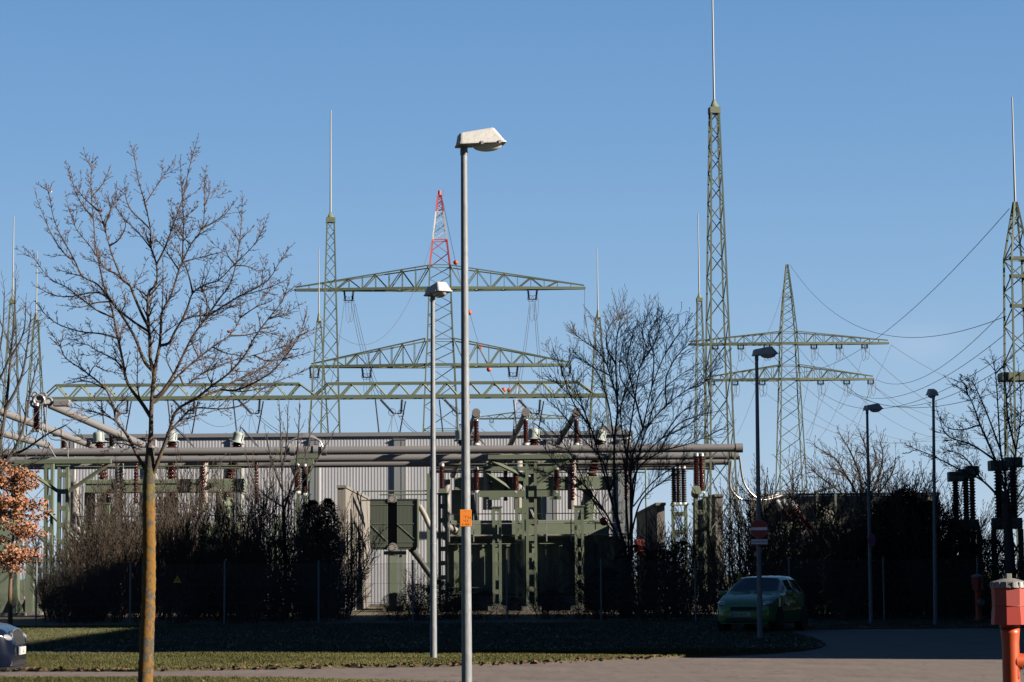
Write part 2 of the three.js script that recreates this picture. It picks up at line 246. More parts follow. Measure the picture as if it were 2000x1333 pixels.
function rodMast(px, topY, rodY, d, wb, wt, label, turn = .12, leg = .10, brc = .055) {
  const top = W(px, topY, d), h = top.y, rodTop = H(px, rodY, d), o = thing('lightning_mast', label, 'mast', V(top.x, 0, -d), 'green lattice lightning masts');
  lattice(o, [[0, wb], [h - .45, wt]], leg, brc, { turn, mat: () => M.green });
  part(o, 'head_plate', new THREE.BoxGeometry(wt + leg, .28, wt + leg), M.green, V(0, h - .38, 0)).rotation.y = turn;
  part(o, 'head_cone', new THREE.CylinderGeometry(.07, wt * .68, .36, 4).rotateY(Math.PI / 4 + turn), M.green, V(0, h - .06, 0));
  const r = d / 4500 * 1.7; part(o, 'lightning_rod', new THREE.CylinderGeometry(Math.min(.035, r * .8), Math.min(.06, r * 1.3), rodTop - h, 8), M.rod, V(0, (rodTop + h) / 2, 0));
  for (const [x, z] of [[-1, 1], [1, 1], [1, -1], [-1, -1]]) box(o, 'footing', M.concrete, x * wb / 2, .1, z * wb / 2, .5, .3, .5);
  return o;
}
rodMast(1395, 200, -75, 102, 1.42, .36, 'tallest green lattice lightning mast at the end of the grey busbar tubes', .16, .115, .062);
rodMast(645.5, 418, 215, 134, 1.62, .42, 'green lattice lightning mast standing in front of the wide gantry beam', .10, .12, .065);
rodMast(1366, 576, 418, 175, 1.5, .34, 'slim green lattice mast half hidden behind the tallest mast', .1);
rodMast(24, 580, 422, 174, 2.6, .36, 'green lattice lightning mast behind the bare tree by the oak', .1, .12, .07);
// gantry: three tapering columns with rods and a trussed beam behind the warehouse
{
  const d = 203, cols = [[70, 625, 490], [622.5, 627, 487], [1168, 620, 485]], o = thing('gantry', 'long green trussed gantry beam on three lattice columns behind the warehouse', 'gantry', V(X(622, d), 0, -d));
  const bx = o.position.x, L0 = v => V(v.x - bx, v.y, 0);
  for (const [px, ty, ry] of cols) {
    const t = W(px, ty, d), off = V(t.x - bx, 0, 0); lattice(o, [[0, 3.5], [14, 1.72], [t.y, .34]], .15, .085, { off, turn: .05, mat: () => M.green });
    const rt = H(px, ry, d); part(o, 'head_cone', new THREE.CylinderGeometry(.09, .22, .8, 6), M.green, V(off.x, t.y + .25, 0)); part(o, 'lightning_rod', new THREE.CylinderGeometry(.03, .07, rt - t.y, 8), M.rod, V(off.x, (rt + t.y) / 2, 0));
  }
  const yb = H(600, 777, d), yt = H(600, 750.5, d);
  for (const [a, b] of [[108, 585], [640, 1131]]) {
    const xa = X(a, d) - bx, xb = X(b, d) - bx, n = Math.round((xb - xa) / 1.06);
    for (const z of [-.65, .65]) {
      beam(o, 'top_chord', M.green, V(xa, yt, z), V(xb, yt, z), .15, .17);
      for (let i = 0; i < n; i++) { const x = xa + (xb - xa) * i / n, x2 = xa + (xb - xa) * (i + 1) / n; bar(o, 'diagonal', M.green, V(i % 2 ? x : x, i % 2 ? yb : yt, z), V(x2, i % 2 ? yt : yb, z), .13, .08); }
      bar(o, 'diagonal', M.green, V(xa, yt, z), V(xa - 1.3, yb, z), .14, .08); bar(o, 'diagonal', M.green, V(xb, yt, z), V(xb + 1.6, yb, z), .17, .1);
    }
    for (let i = 0; i <= n; i += 2) { const x = xa + (xb - xa) * i / n; bar(o, 'cross_tie', M.green, V(x, yt, -.65), V(x, yt, .65), .1); }
  }
  const x0 = X(100, d) - bx, x1 = X(1188, d) - bx; for (const z of [-.65, .65]) beam(o, 'bottom_chord', M.green, V(x0, yb, z), V(x1, yb, z), .2, .3);
  for (let i = 0; i <= 24; i++) bar(o, 'cross_tie', M.green, V(x0 + (x1 - x0) * i / 24, yb, -.65), V(x0 + (x1 - x0) * i / 24, yb, .65), .1);
  // insulator strings hanging under the beam
  const str = ribbed(14, .045, .12, 1, 8);
  for (const cx of [232, 362, 490, 768, 893, 1038]) {
    const k = thing('suspension_string', 'dark V-shaped insulator string with loops hanging under the gantry beam', 'insulator', W(cx, 779, d - .6), 'insulator strings under the gantry beam');
    const P = (px, py) => W(px, py, d - .6).sub(k.position), a = P(cx - 25, 781), b = P(cx, 808), c = P(cx + 17, 781), e = P(cx + 15, 808);
    const s1 = part(k, 'insulator', str, M.porcelainDark); s1.position.copy(b); s1.quaternion.setFromUnitVectors(V(0, 1, 0), a.clone().sub(b).normalize()); s1.scale.set(1.3, a.distanceTo(b), 1.3);
    const s2 = part(k, 'insulator', str, M.porcelainDark); s2.position.copy(e); s2.quaternion.setFromUnitVectors(V(0, 1, 0), c.clone().sub(e).normalize()); s2.scale.set(1.3, c.distanceTo(e), 1.3);
    bar(k, 'yoke', M.wire, b, e, .1, .1); part(k, 'grading_ring', new THREE.TorusGeometry(.32, .025, 6, 16), M.wire, b.clone().add(V(-.1, .1, 0))); part(k, 'grading_ring', new THREE.TorusGeometry(.28, .025, 6, 16), M.wire, e);
    bar(k, 'drop_lead', M.porcelainDark, P(cx - 35, 781), P(cx - 28, 846), .12, .12, cylU); bar(k, 'drop_lead', M.porcelainDark, P(cx + 24, 784), P(cx + 12, 850), .12, .12, cylU);
    for (const q of [-3, 5]) part(k, 'jumper', tubeGeo(curve([b.clone(), P(cx + q, 825), P(cx + q * 2 + 2, 850)], 10), .02, 5), M.wire);
  }
}
// pylon with two wide cross arms
function pylon(name, label, px, d, cfg, group) {
  const S = d / F, c = W(px, 800, d), o = thing(name, label, 'pylon', V(c.x, 0, -d), group), hy = py => H(px, py, d), m = cfg.mat || M.green;
  const lv = cfg.levels.map(([py, wpx]) => [py === null ? 0 : hy(py), wpx * S]);
  const col = cfg.stripes ? y => { for (const [py, mm] of cfg.stripes) if (y > hy(py)) return mm; return m; } : () => m;
  lattice(o, lv, cfg.leg, cfg.brc, { ratio: cfg.ratio || .62, mat: col, turn: .04, cross: false, rings: true });
  for (const [topPy, botPy, halfPx, wPx, ins, n] of cfg.arms) {
    const yt = hy(topPy), yb = hy(botPy), w = wPx * S / 2, half = halfPx * S;
    for (const sd of [-1, 1]) {
      const B = (t, z) => V(sd * (w + (half - w) * t), yb, z * w * (1 - t * .93)), T = (t, z) => V(sd * (w + (half - w) * t), yt + (yb + .35 - yt) * t, z * w * (1 - t * .93));
      for (const z of [-1, 1]) {
        bar(o, 'arm_chord', m, B(0, z), B(1, z), cfg.leg * .8, cfg.leg * 1.25); bar(o, 'arm_chord', m, T(0, z), T(1, z), cfg.leg * .7, cfg.leg * .6);
        for (let i = 0; i < n; i++) { const a = i / n, b = (i + .5) / n, e = (i + 1) / n; if (i < n - 1) { bar(o, 'arm_diagonal', m, T(a, z), B(b, z), cfg.brc * .8, cfg.brc * .8, angleU); bar(o, 'arm_diagonal', m, B(b, z), T(e, z), cfg.brc * .8, cfg.brc * .8, angleU); } if (i) bar(o, 'arm_post', m, B(a, z), T(a, z), cfg.brc * .65, cfg.brc * .65, angleU); bar(o, 'arm_post', m, B(b, z), T(b, z), cfg.brc * .65, cfg.brc * .65, angleU); }
      }
      for (let i = 0; i < n * 2; i++) bar(o, 'arm_lacing', m, B(i / n / 2, i % 2 ? 1 : -1), B((i + 1) / n / 2, i % 2 ? -1 : 1), cfg.brc * .65, cfg.brc * .65, angleU);
      bar(o, 'arm_tip', m, B(1, -1.5), B(1, 1.5), cfg.leg * 1.2);
      bar(o, 'arm_chord', m, V(-w * sd, yb, w), V(w * sd, yb, w), cfg.leg * .8, cfg.leg * 1.25);
    }
    // insulators under the arm
    for (const ix of ins) {
      const u = W(ix, botPy, d); const L = cfg.insL, wI = cfg.insW, bx = u.x - c.x;
      for (const q of [-1, 1]) { const st = part(o, 'insulator', pylIns, M.porcelainDark, V(bx + q * wI, yb - L, 0)); st.scale.set(cfg.insR, L, cfg.insR); st.rotation.z = q * -.12; }
      bar(o, 'yoke', M.wire, V(bx - wI * 1.3, yb - L, 0), V(bx + wI * 1.3, yb - L, 0), .12);
      part(o, 'grading_ring', new THREE.TorusGeometry(wI * .9, .025, 5, 14), M.wire, V(bx - wI * .6, yb - L + .1, 0)); part(o, 'grading_ring', new THREE.TorusGeometry(wI * .9, .025, 5, 14), M.wire, V(bx + wI * .6, yb - L + .1, 0));
      for (const q of [-.5, .5]) part(o, 'jumper_loop', tubeGeo(curve([V(bx + (q - .5) * wI, yb - L, q), V(bx + (q - .25) * wI, yb - L - cfg.loop * .8, q), V(bx + q * wI + .25 * wI, yb - L - cfg.loop, q), V(bx + (q + 1) * wI, yb - L - cfg.loop * .75, q), V(bx + (q + 1.3) * wI, yb - L, q)], 16), .022, 5), M.wire);
    }
  }
  return o;
}
const pylIns = ribbed(9, .5, 1, 1, 8);
const p1 = pylon('power_pylon', 'large green power pylon with a red and white striped peak and two wide arms', 860, 281, {
  levels: [[null, 104], [840, 67], [715, 56], [665, 50], [565, 43], [520, 40], [470, 28], [415, 15], [382, 7]], leg: .26, brc: .13, ratio: .62, insL: 1.35, insW: .42, insR: .17, loop: 2.7,
  stripes: [[415, M.red], [470, M.white], [521, M.red]],
  arms: [[521, 565, 284, 43, [681, 1040], 5], [664, 715, 253, 56, [614, 716, 1002, 1105], 5]],
});
part(p1, 'obstruction_light', new THREE.CylinderGeometry(.18, .22, .7, 8), M.red, V(0, H(860, 378, 281), 0)); bar(p1, 'peak_antenna', M.rod, V(.45, H(860, 384, 281), 0), V(.45, H(860, 368, 281), 0), .07);
pylon('power_pylon', 'green power pylon with a pointed peak and two arms above the yard wall', 1543, 276, {
  levels: [[null, 68], [960, 53], [742, 36], [715, 34], [672, 31], [650, 30], [580, 17], [517, 3]], leg: .21, brc: .10, ratio: .66, insL: .55, insW: .28, insR: .12, loop: 1.5,
  arms: [[649, 672, 195, 31, [1397, 1447, 1498, 1590, 1639, 1689], 5], [714, 742, 164, 36, [1390, 1436, 1489, 1603, 1654, 1701], 5]],
});
pylon('power_pylon', 'small far power pylon with a red and white peak beyond the gantry', 1014, 640, {
  levels: [[null, 40], [835, 22], [806, 18], [742, 3]], leg: .3, brc: .16, ratio: .7, insL: 1, insW: .4, insR: .15, loop: 1.2, stripes: [[757, M.red], [775, M.white], [806, M.red]],
  arms: [[806, 818, 88, 18, [960, 1060], 3]],
});
// right-hand gantry mast with pointed head
{
  const d = 134, px = 2001, t = W(1981, 395, d), o = thing('gantry_mast', 'stout green lattice mast with pointed head and a dark cross beam at the right', 'mast', V(X(px, d), 0, -d));
  const y1 = H(px, 507, d); lattice(o, [[0, 1.75], [y1, 1.12], [t.y, .14]], .16, .085, { turn: .2, ratio: .8, rings: true });
  for (const py of [507, 542, 600]) { const y = H(px, py, d), w = .57 + (y1 - y) * .015; bar(o, 'girt', M.green, V(-w, y, w), V(w, y, w), .2); bar(o, 'girt', M.green, V(w, y, -w), V(w, y, w), .2); }
  const rt = H(1978, 190, d); part(o, 'lightning_rod', new THREE.CylinderGeometry(.04, .07, rt - t.y, 8), M.rod, V(0, (rt + t.y) / 2, 0));
  const yb = H(px, 737, d); box(o, 'cross_beam', M.green, .6, yb, 0, 3.6, .5, 1.3, .04);
  bar(o, 'hanger', M.green, V(-1.05, yb, .5), V(-.95, yb - 5, .5), .1); bar(o, 'hanger', M.green, V(-.75, yb, .5), V(-.6, yb - 5, .5), .07);
}
// ---------------------------------------------------------------- overhead wires
const dP = (px, py, d) => W(px, py, d);
function wire(name, label, a, b, sagM, r = .021, group = 'overhead power lines', m = M.wire) { return solo(name, tubeGeo(wireCurve(a, b, sagM, 26), r, 5), m, label, 'wire', null, group); }
wire('earth_wire', 'sagging wire from the pointed pylon peak to the right-hand mast', dP(1543, 517, 276), dP(1966, 618, 134), 4.2);
wire('earth_wire', 'steep wire from the head of the right-hand mast down to the pointed pylon', dP(1972, 408, 134), dP(1545, 728, 276), 2.6);
for (const [a, b, c, e, s] of [[1964, 605, 1712, 742, 2.0], [1965, 652, 1654, 762, 2.2], [1965, 692, 1603, 766, 2.6], [1965, 715, 1640, 742, 2.8], [1965, 760, 1560, 680, 3.5]]) wire('power_line', 'sagging power line between the pointed pylon and the right-hand mast', dP(a, b, 134), dP(c, e, 276), s);
for (const [a, b, c, e, s] of [[1741, 674, 2030, 770, 4], [1689, 682, 1990, 830, 6], [1639, 682, 1960, 850, 8], [1590, 682, 1900, 850, 8], [1498, 682, 1870, 852, 9], [1447, 682, 1840, 850, 10], [1397, 682, 1830, 849, 10], [1701, 750, 1980, 800, 6]]) wire('power_line', 'thin power line running from the pointed pylon away to the right', dP(a, b, 276), dP(c, e, 330), s * .5, .025, 'thin lines of the pointed pylon', M.wireThin);
for (const [a, b, c, e] of [[1689, 684, 1640, 800], [1639, 684, 1575, 850], [1590, 684, 1552, 860], [1397, 684, 1362, 860], [1447, 684, 1410, 800], [1498, 684, 1440, 850], [1741, 675, 1640, 860], [1701, 752, 1660, 860], [1654, 752, 1590, 870], [1603, 752, 1580, 860], [1436, 752, 1418, 860], [1541, 520, 1495, 660]]) wire('power_line', 'thin power line dropping from the pointed pylon arms towards the ground', dP(a, b, 276), dP(c, e, 240), .8, .022, 'thin lines of the pointed pylon', M.wireThin);
for (const [a, b, c, e, s] of [[672, 592, 640, 775, 1], [686, 594, 735, 776, 1.2], [690, 594, 742, 776, 1.2], [694, 594, 749, 776, 1.2], [1034, 594, 1006, 776, .8], [1037, 594, 1012, 776, .8], [1043, 592, 1058, 776, .8], [1046, 592, 1064, 776, .8], [576, 568, 640, 700, 2], [1142, 566, 1139, 776, .4], [722, 740, 757, 776, .4], [998, 742, 985, 776, .3], [1108, 745, 1104, 776, .3], [618, 742, 628, 776, .3]]) wire('power_line', 'power line dropping from the striped pylon arms to the gantry beam', dP(a, b, 281), dP(c, e, 203), s, .026, 'lines between the striped pylon and the gantry');
for (const [a, b, c, e, s] of [[500, 812, 620, 850, 1], [505, 812, 640, 848, 1], [778, 812, 835, 848, .6], [783, 812, 842, 848, .6], [1050, 812, 940, 838, 1.4], [1052, 812, 935, 850, 1.2], [1052, 812, 955, 828, 1.5], [475, 812, 372, 800, 1.2], [480, 812, 440, 846, .6], [765, 812, 755, 846, .3]]) wire('slack_line', 'slack line looping below the gantry beam behind the warehouse', dP(a, b, 203), dP(c, e, 190), s, .022, 'slack lines below the gantry');
wire('slack_line', 'long slack earth wire from the striped pylon to the thin mast by the gantry', dP(852, 440, 281), dP(623, 616, 203), 7.5, .02, 'slack lines below the gantry', M.wireThin);
{ // earth wire with orange marker balls from the striped peak to the far pylon
  const A = dP(862, 380, 281), B = dP(1014, 744, 640), balls = [[890, 513], [917, 611], [937, 678], [955, 722], [968, 750], [984, 762], [995, 763]], pts = [A];
  for (const [px, py] of balls) { const f = t => { const p = A.clone().lerp(B, t); return p.x - X(px, -p.z); }; let lo = 0, hi = 1; for (let i = 0; i < 40; i++) { const m = (lo + hi) / 2; if (f(m) < 0) lo = m; else hi = m; } const d = -A.clone().lerp(B, lo).z, p = W(px, py, d); pts.push(p); const k = thing('marker_ball', 'orange marker ball threaded on the wire from the striped peak', 'marker ball', p, 'orange marker balls on the earth wire'); part(k, 'ball', new THREE.SphereGeometry(d / F * 4.6, 16, 12), M.ball); part(k, 'seam', new THREE.TorusGeometry(d / F * 4.6, .02, 5, 20), M.red); }
  pts.push(B); solo('earth_wire', tubeGeo(curve(pts, 60), .03, 5), M.wire, 'earth wire carrying the orange marker balls', 'wire', null, 'overhead power lines');
}

// ---------------------------------------------------------------- busbar tubes
const tubeLen = (a, b, r, m, o, name) => { const g = part(o, name, new THREE.CylinderGeometry(r, r, 1, 20).rotateX(Math.PI / 2), m); place(g, a, b, 1, 1); return g; };
function busTube(label, ax, ay, bx, by, d, r, group, bands = []) {
  const a = W(ax, ay, d), b = W(bx, by, d); b.y = a.y = (a.y + b.y) / 2; const o = thing('busbar_tube', label, 'busbar', a, group), L = V(0, 0, 0), q = b.clone().sub(a);
  tubeLen(L, q, r, M.alu, o, 'tube'); const c = part(o, 'end_cap', new THREE.CylinderGeometry(r * 1.12, r * 1.12, .25, 20).rotateZ(Math.PI / 2), M.alu, q);
  for (const px of bands) part(o, 'sleeve', new THREE.CylinderGeometry(r * 1.15, r * 1.15, .22, 18).rotateZ(Math.PI / 2), M.alu, V(X(px, d) - a.x, 0, 0));
  return o;
}
const yA = H(1000, 878.5, 98), yB = H(1100, 901, 110);
const dFor = (py, y) => (y - 1.57) / ((457.5 + CY - py) / F);           // distance at which a level tube of height y shows at row py
[[98, .175, 'nearest'], [dFor(895, yA), .16, 'middle'], [dFor(906, yA), .16, 'rear']].forEach(([d, r, w]) => {
  const g = 'long upper busbar tubes', py = px => W(px, 878, d).y;
  const mk = (label, x0, x1, bands) => { const a = V(X(x0, d), yA, -d), b = V(X(x1, d), yA, -d), o = thing('busbar_tube', label, 'busbar', a, g); tubeLen(V(0, 0, 0), b.clone().sub(a), r, M.alu, o, 'tube'); for (const x of [x0, x1]) part(o, 'end_cap', new THREE.CylinderGeometry(r * 1.13, r * 1.13, .3, 20).rotateZ(Math.PI / 2), M.alu, V(X(x, d) - a.x, 0, 0)); };
  mk(`${w} of three long grey busbar tubes left of the joint`, -80, 588); mk(`${w} of three long grey busbar tubes right of the joint up to the tall mast`, 604, { nearest: 1446, middle: 1438, rear: 1424 }[w]);
});
[[110, .14, 'nearest'], [dFor(911.5, yB), .125, 'middle'], [dFor(917, yB), .125, 'rear']].forEach(([d, r, w]) => { const a = V(X(856, d), yB, -d), b = V(X(1392, d), yB, -d), o = thing('busbar_tube', `${w} of three shorter grey busbar tubes below the long ones`, 'busbar', a, 'shorter lower busbar tubes'); tubeLen(V(0, 0, 0), b.clone().sub(a), r, M.alu, o, 'tube'); for (const x of [856, 1107, 1392]) part(o, 'sleeve', new THREE.CylinderGeometry(r * 1.18, r * 1.18, .22, 18).rotateZ(Math.PI / 2), M.alu, V(X(x, d) - a.x, 0, 0)); });
// sloping tubes at the left with their post insulators
const post = ribbed(15, .11, .17, 1, 14);
function insulatorPost(px, y0, y1, d, k, label, group, m = M.porcelain) { // from row y1 (bottom) to row y0 (top)
  const a = W(px, y1, d), b = W(px, y0, d), h = b.y - a.y, o = thing('post_insulator', label, 'insulator', a, group);
  const s = part(o, 'ribbed_body', post, m); s.scale.set(k, h - .1, k); s.position.y = .05; part(o, 'foot_flange', new THREE.CylinderGeometry(.17 * k, .19 * k, .1, 12), M.cap, V(0, 0, 0)); part(o, 'top_fitting', new THREE.CylinderGeometry(.13 * k, .14 * k, .12, 12), M.aluShiny, V(0, h - .02, 0)); return o;
}
for (const [ax, ay, bx, by, d0, d1, r, label] of [[76, 782, 312, 884, 96, 112, .17, 'sloping grey tube rising from the long busbars to the left insulator head'], [-60, 782, 205, 880, 96, 112, .17, 'sloping grey tube passing behind the oak crown'], [-60, 830, 98, 872, 100, 112, .16, 'lowest sloping grey tube at the left end']]) {
  const a = W(ax, ay, d0), b = W(bx, by, d1), o = thing('sloping_tube', label, 'busbar', a, 'sloping tubes at the left'); tubeLen(V(0, 0, 0), b.clone().sub(a), r, M.alu, o, 'tube');
  part(o, 'end_ring', new THREE.TorusGeometry(.22, .05, 8, 16), M.aluShiny, V(0, 0, .05)); part(o, 'end_clamp', new RoundedBoxGeometry(.5, .34, .4, 2, .06), M.alu, b.clone().sub(a).multiplyScalar(.62));
  const j = b.clone().sub(a).multiplyScalar(.97); for (let q = 0; q < 3; q++) part(o, 'flexible_strap', tubeGeo(curve([j.clone().add(V(-.6, .1, q * .08)), j.clone().add(V(-.2, -.5, q * .1)), j.clone().add(V(0, -.9, q * .08))], 8), .035, 6), M.aluShiny);
}
insulatorPost(70, 790, 842, 96, 1, 'red-brown ribbed post insulator under the left insulator head', 'ribbed post insulators');
insulatorPost(123, 848, 878, 111, .9, 'short red-brown post insulator between the sloping tubes', 'ribbed post insulators');
insulatorPost(217, 848, 874, 111, .9, 'short red-brown post insulator near the bare tree trunk', 'ribbed post insulators');
{ const o = thing('head_fitting', 'cluster of grey clamps and rings on the left insulator head', 'fitting', W(70, 784, 96)); for (const [x, y, s] of [[-.25, .1, .13], [.1, .12, .15], [.5, -.02, .16], [.3, .25, .1], [-.05, .28, .1], [-.1, -.1, .12]]) part(o, 'clamp', new THREE.TorusGeometry(s, s * .4, 8, 14), M.alu, V(x, y, 0)); box(o, 'clamp_box', M.galv, 1.1, -.1, .1, .7, .28, .4, .05); part(o, 'flexible_lead', tubeGeo(curve([V(.3, -.2, .2), V(.32, -1.2, .25), V(.5, -1.7, .25), V(.9, -2.4, .2)], 14), .028, 6), M.alu); part(o, 'flexible_lead', tubeGeo(curve([V(.5, -.2, .2), V(.5, -1.2, .25), V(.7, -1.6, .25), V(1.3, -1.7, .2), V(1.4, -2.4, .2)], 14), .028, 6), M.alu); }

// ---------------------------------------------------------------- batten columns and T-shaped supports
function ladderColumn(o, x, z, w, y0, y1, step, m = M.green) { for (const s of [-1, 1]) box(o, 'stile', m, x + s * (w / 2 - .06), (y0 + y1) / 2, z, .12, y1 - y0, .34); for (let y = y0 + .25; y < y1; y += step) for (const q of [-1, 1]) box(o, 'batten_plate', m, x, y, z + q * .155, w - .23, .2, .02); box(o, 'base_plate', M.concrete, x, .08, z, w + .4, .3, .7); box(o, 'cap_plate', m, x, y1 + .02, z, w + .1, .05, .42); }
function tSupport(px, topY, d, halfL, halfR, label, kneeY, w = .48) {
  const t = W(px, topY, d), o = thing('tube_support', label, 'support', V(t.x, 0, -d), 'T-shaped green tube supports'), yk = H(px, kneeY, d);
  ladderColumn(o, 0, 0, w, 0, t.y - .2, .72); beam(o, 'cross_beam', M.green, V(-halfL, t.y, 0), V(halfR, t.y, 0), .3, .18);
  bar(o, 'knee_brace', M.green, V(-w / 2, yk, 0), V(-halfL * .93, t.y - .14, 0), .11, .12); bar(o, 'knee_brace', M.green, V(w / 2, yk, 0), V(halfR * .93, t.y - .14, 0), .11, .12); return o;
}
tSupport(124, 902, 99.5, 2.1, 2.05, 'green T-shaped tube support at the left under the long busbars', 960);
tSupport(1037, 893, 99.5, 1.85, 1.75, 'green T-shaped tube support near the orange plate lamp', 932);
tSupport(1017, 916, 107, 1.75, 1.65, 'rear green T-shaped tube support partly behind its twin', 962);
tSupport(590, 903, 101, .5, .5, 'narrow green tube support at the busbar joint among the shrubs', 940);
{ // flexible joint over the gap of the long tubes
  const o = thing('busbar_joint', 'looping flexible connectors bridging the gap of the busbars', 'fitting', W(596, 880, 98));
  for (let q = 0; q < 4; q++) part(o, 'flexible_loop', tubeGeo(curve([V(-.75 - q * .05, 0, .15 - q * .1), V(-.6, .4, .15 - q * .1), V(0, .55 + q * .05, .15 - q * .1), V(.6, .4, .15 - q * .1), V(.8, 0, .15 - q * .1)], 18), .035, 6), M.aluShiny);
  for (const x of [-.55, .45, .8]) part(o, 'clamp', new THREE.CylinderGeometry(.24, .24, .2, 14).rotateZ(Math.PI / 2), M.galv, V(x, 0, 0)); box(o, 'carrier', M.green, .1, -.25, 0, .9, .2, .5);
}
insulatorPost(580, 906, 962, 98, .9, 'red-brown post insulator at the busbar joint, the one nearer the wall duct', 'ribbed post insulators'); insulatorPost(594, 908, 966, 99, .9, 'red-brown post insulator at the busbar joint, the one nearer the fire wall', 'ribbed post insulators');
// lower cross beam with three posts carrying the shorter tubes
{
  const d = 104, y = H(1010, 965, d), a = X(936, d), b = X(1094, d), o = thing('low_beam', 'low green cross beam carrying three ribbed posts', 'support', V(X(1015, d), 0, -d));
  beam(o, 'cross_beam', M.green, V(a - o.position.x, y, 0), V(b - o.position.x, y, 0), .3, .28); for (const px of [970, 1132]) ladderColumn(o, X(px, d - 4) - o.position.x, 3.2, .4, 0, H(px, px < 1000 ? 992 : 990, d - 3), .6);
  ladderColumn(o, 0, 0, .42, 0, y - .16, .7); for (const px of [966, 1085]) box(o, 'beam_bracket', M.green, X(px, d) - o.position.x, y - .2, .05, .5, .14, .34);
  [[930, 'left end'], [1007, 'middle'], [1087, 'right end']].forEach(([px, w]) => insulatorPost(px, 915, 961, d, .9, `dark red post insulator on the low green beam, ${w === 'middle' ? 'the one beside the column' : w === 'left end' ? 'the one beside the orange plate lamp' : 'the one nearer the bare tree'}`, 'ribbed post insulators'));
}
{ const d = 101, o = thing('ladder_post', 'narrow green ladder-like post between the two lamp poles', 'support', V(X(865, d), 0, -d)); ladderColumn(o, 0, 0, .42, 0, H(865, 966, d), .62); box(o, 'head_bracket', M.green, 0, H(865, 962, d), 0, .34, .3, .34); insulatorPost(863, 908, 959, d, .85, 'dark red post insulator on the narrow ladder post', 'ribbed post insulators'); }
// posts near the tall mast
{ const d = 104, o = thing('ladder_post', 'green ladder post in shade left of the tall mast', 'support', V(X(1327, d), 0, -d)); ladderColumn(o, 0, 0, .7, 0, H(1327, 988, d), .8); for (const px of [1317, 1326, 1336]) insulatorPost(px, 912, 984, d + (px - 1326) * .05, .85, 'dark ribbed insulator of the trio in the shade by the tall mast', 'insulator trio in the shade', M.porcelainDark); }
{ const d = 101, o = thing('ladder_post', 'sunlit green ladder post directly beside the tall mast foot', 'support', V(X(1368, d), 0, -d)); ladderColumn(o, 0, 0, .5, 0, H(1368, 972, d), .8); for (const px of [1361, 1371]) insulatorPost(px, 888, 962, d, .9, 'red-brown ribbed insulator of the pair beside the tall mast', 'insulator pair by the tall mast'); part(o, 'terminal_disc', new THREE.CylinderGeometry(.2, .2, .5, 14).rotateX(1.2), M.greenTank, V(-.2, H(1362, 962, d), .3)); }
// diagonal tubes with round ends rising over the right-hand transformer
[[930, 807, 884, 930, 'beside the orange plate lamp'], [1027, 806, 985, 895, 'over the green T support'], [1126, 806, 1070, 900, 'behind the bare tree']].forEach(([ax, ay, bx, by, w]) => {
  const d = 103, a = W(ax, ay, d), b = W(bx, by, d + 9), o = thing('riser_tube', `sloping grey tube with a round end ${w}`, 'busbar', a, 'round-ended riser tubes'); tubeLen(V(0, 0, 0), b.clone().sub(a), .13, M.alu, o, 'tube');
  part(o, 'end_disc', new THREE.CylinderGeometry(.19, .19, .28, 20).rotateX(Math.PI / 2), M.alu, V(0, 0, .1)); part(o, 'clamp_ring', new THREE.TorusGeometry(.17, .035, 6, 16), M.galv, V(0, -.12, .12)); part(o, 'joint_sleeve', new THREE.CylinderGeometry(.17, .17, .3, 12), M.galvDark, b.clone().sub(a).multiplyScalar(.42));
  insulatorPost(ax, ay + 12, 868, d, .85, `red-brown post insulator under the round tube end ${w}`, 'ribbed post insulators');
});
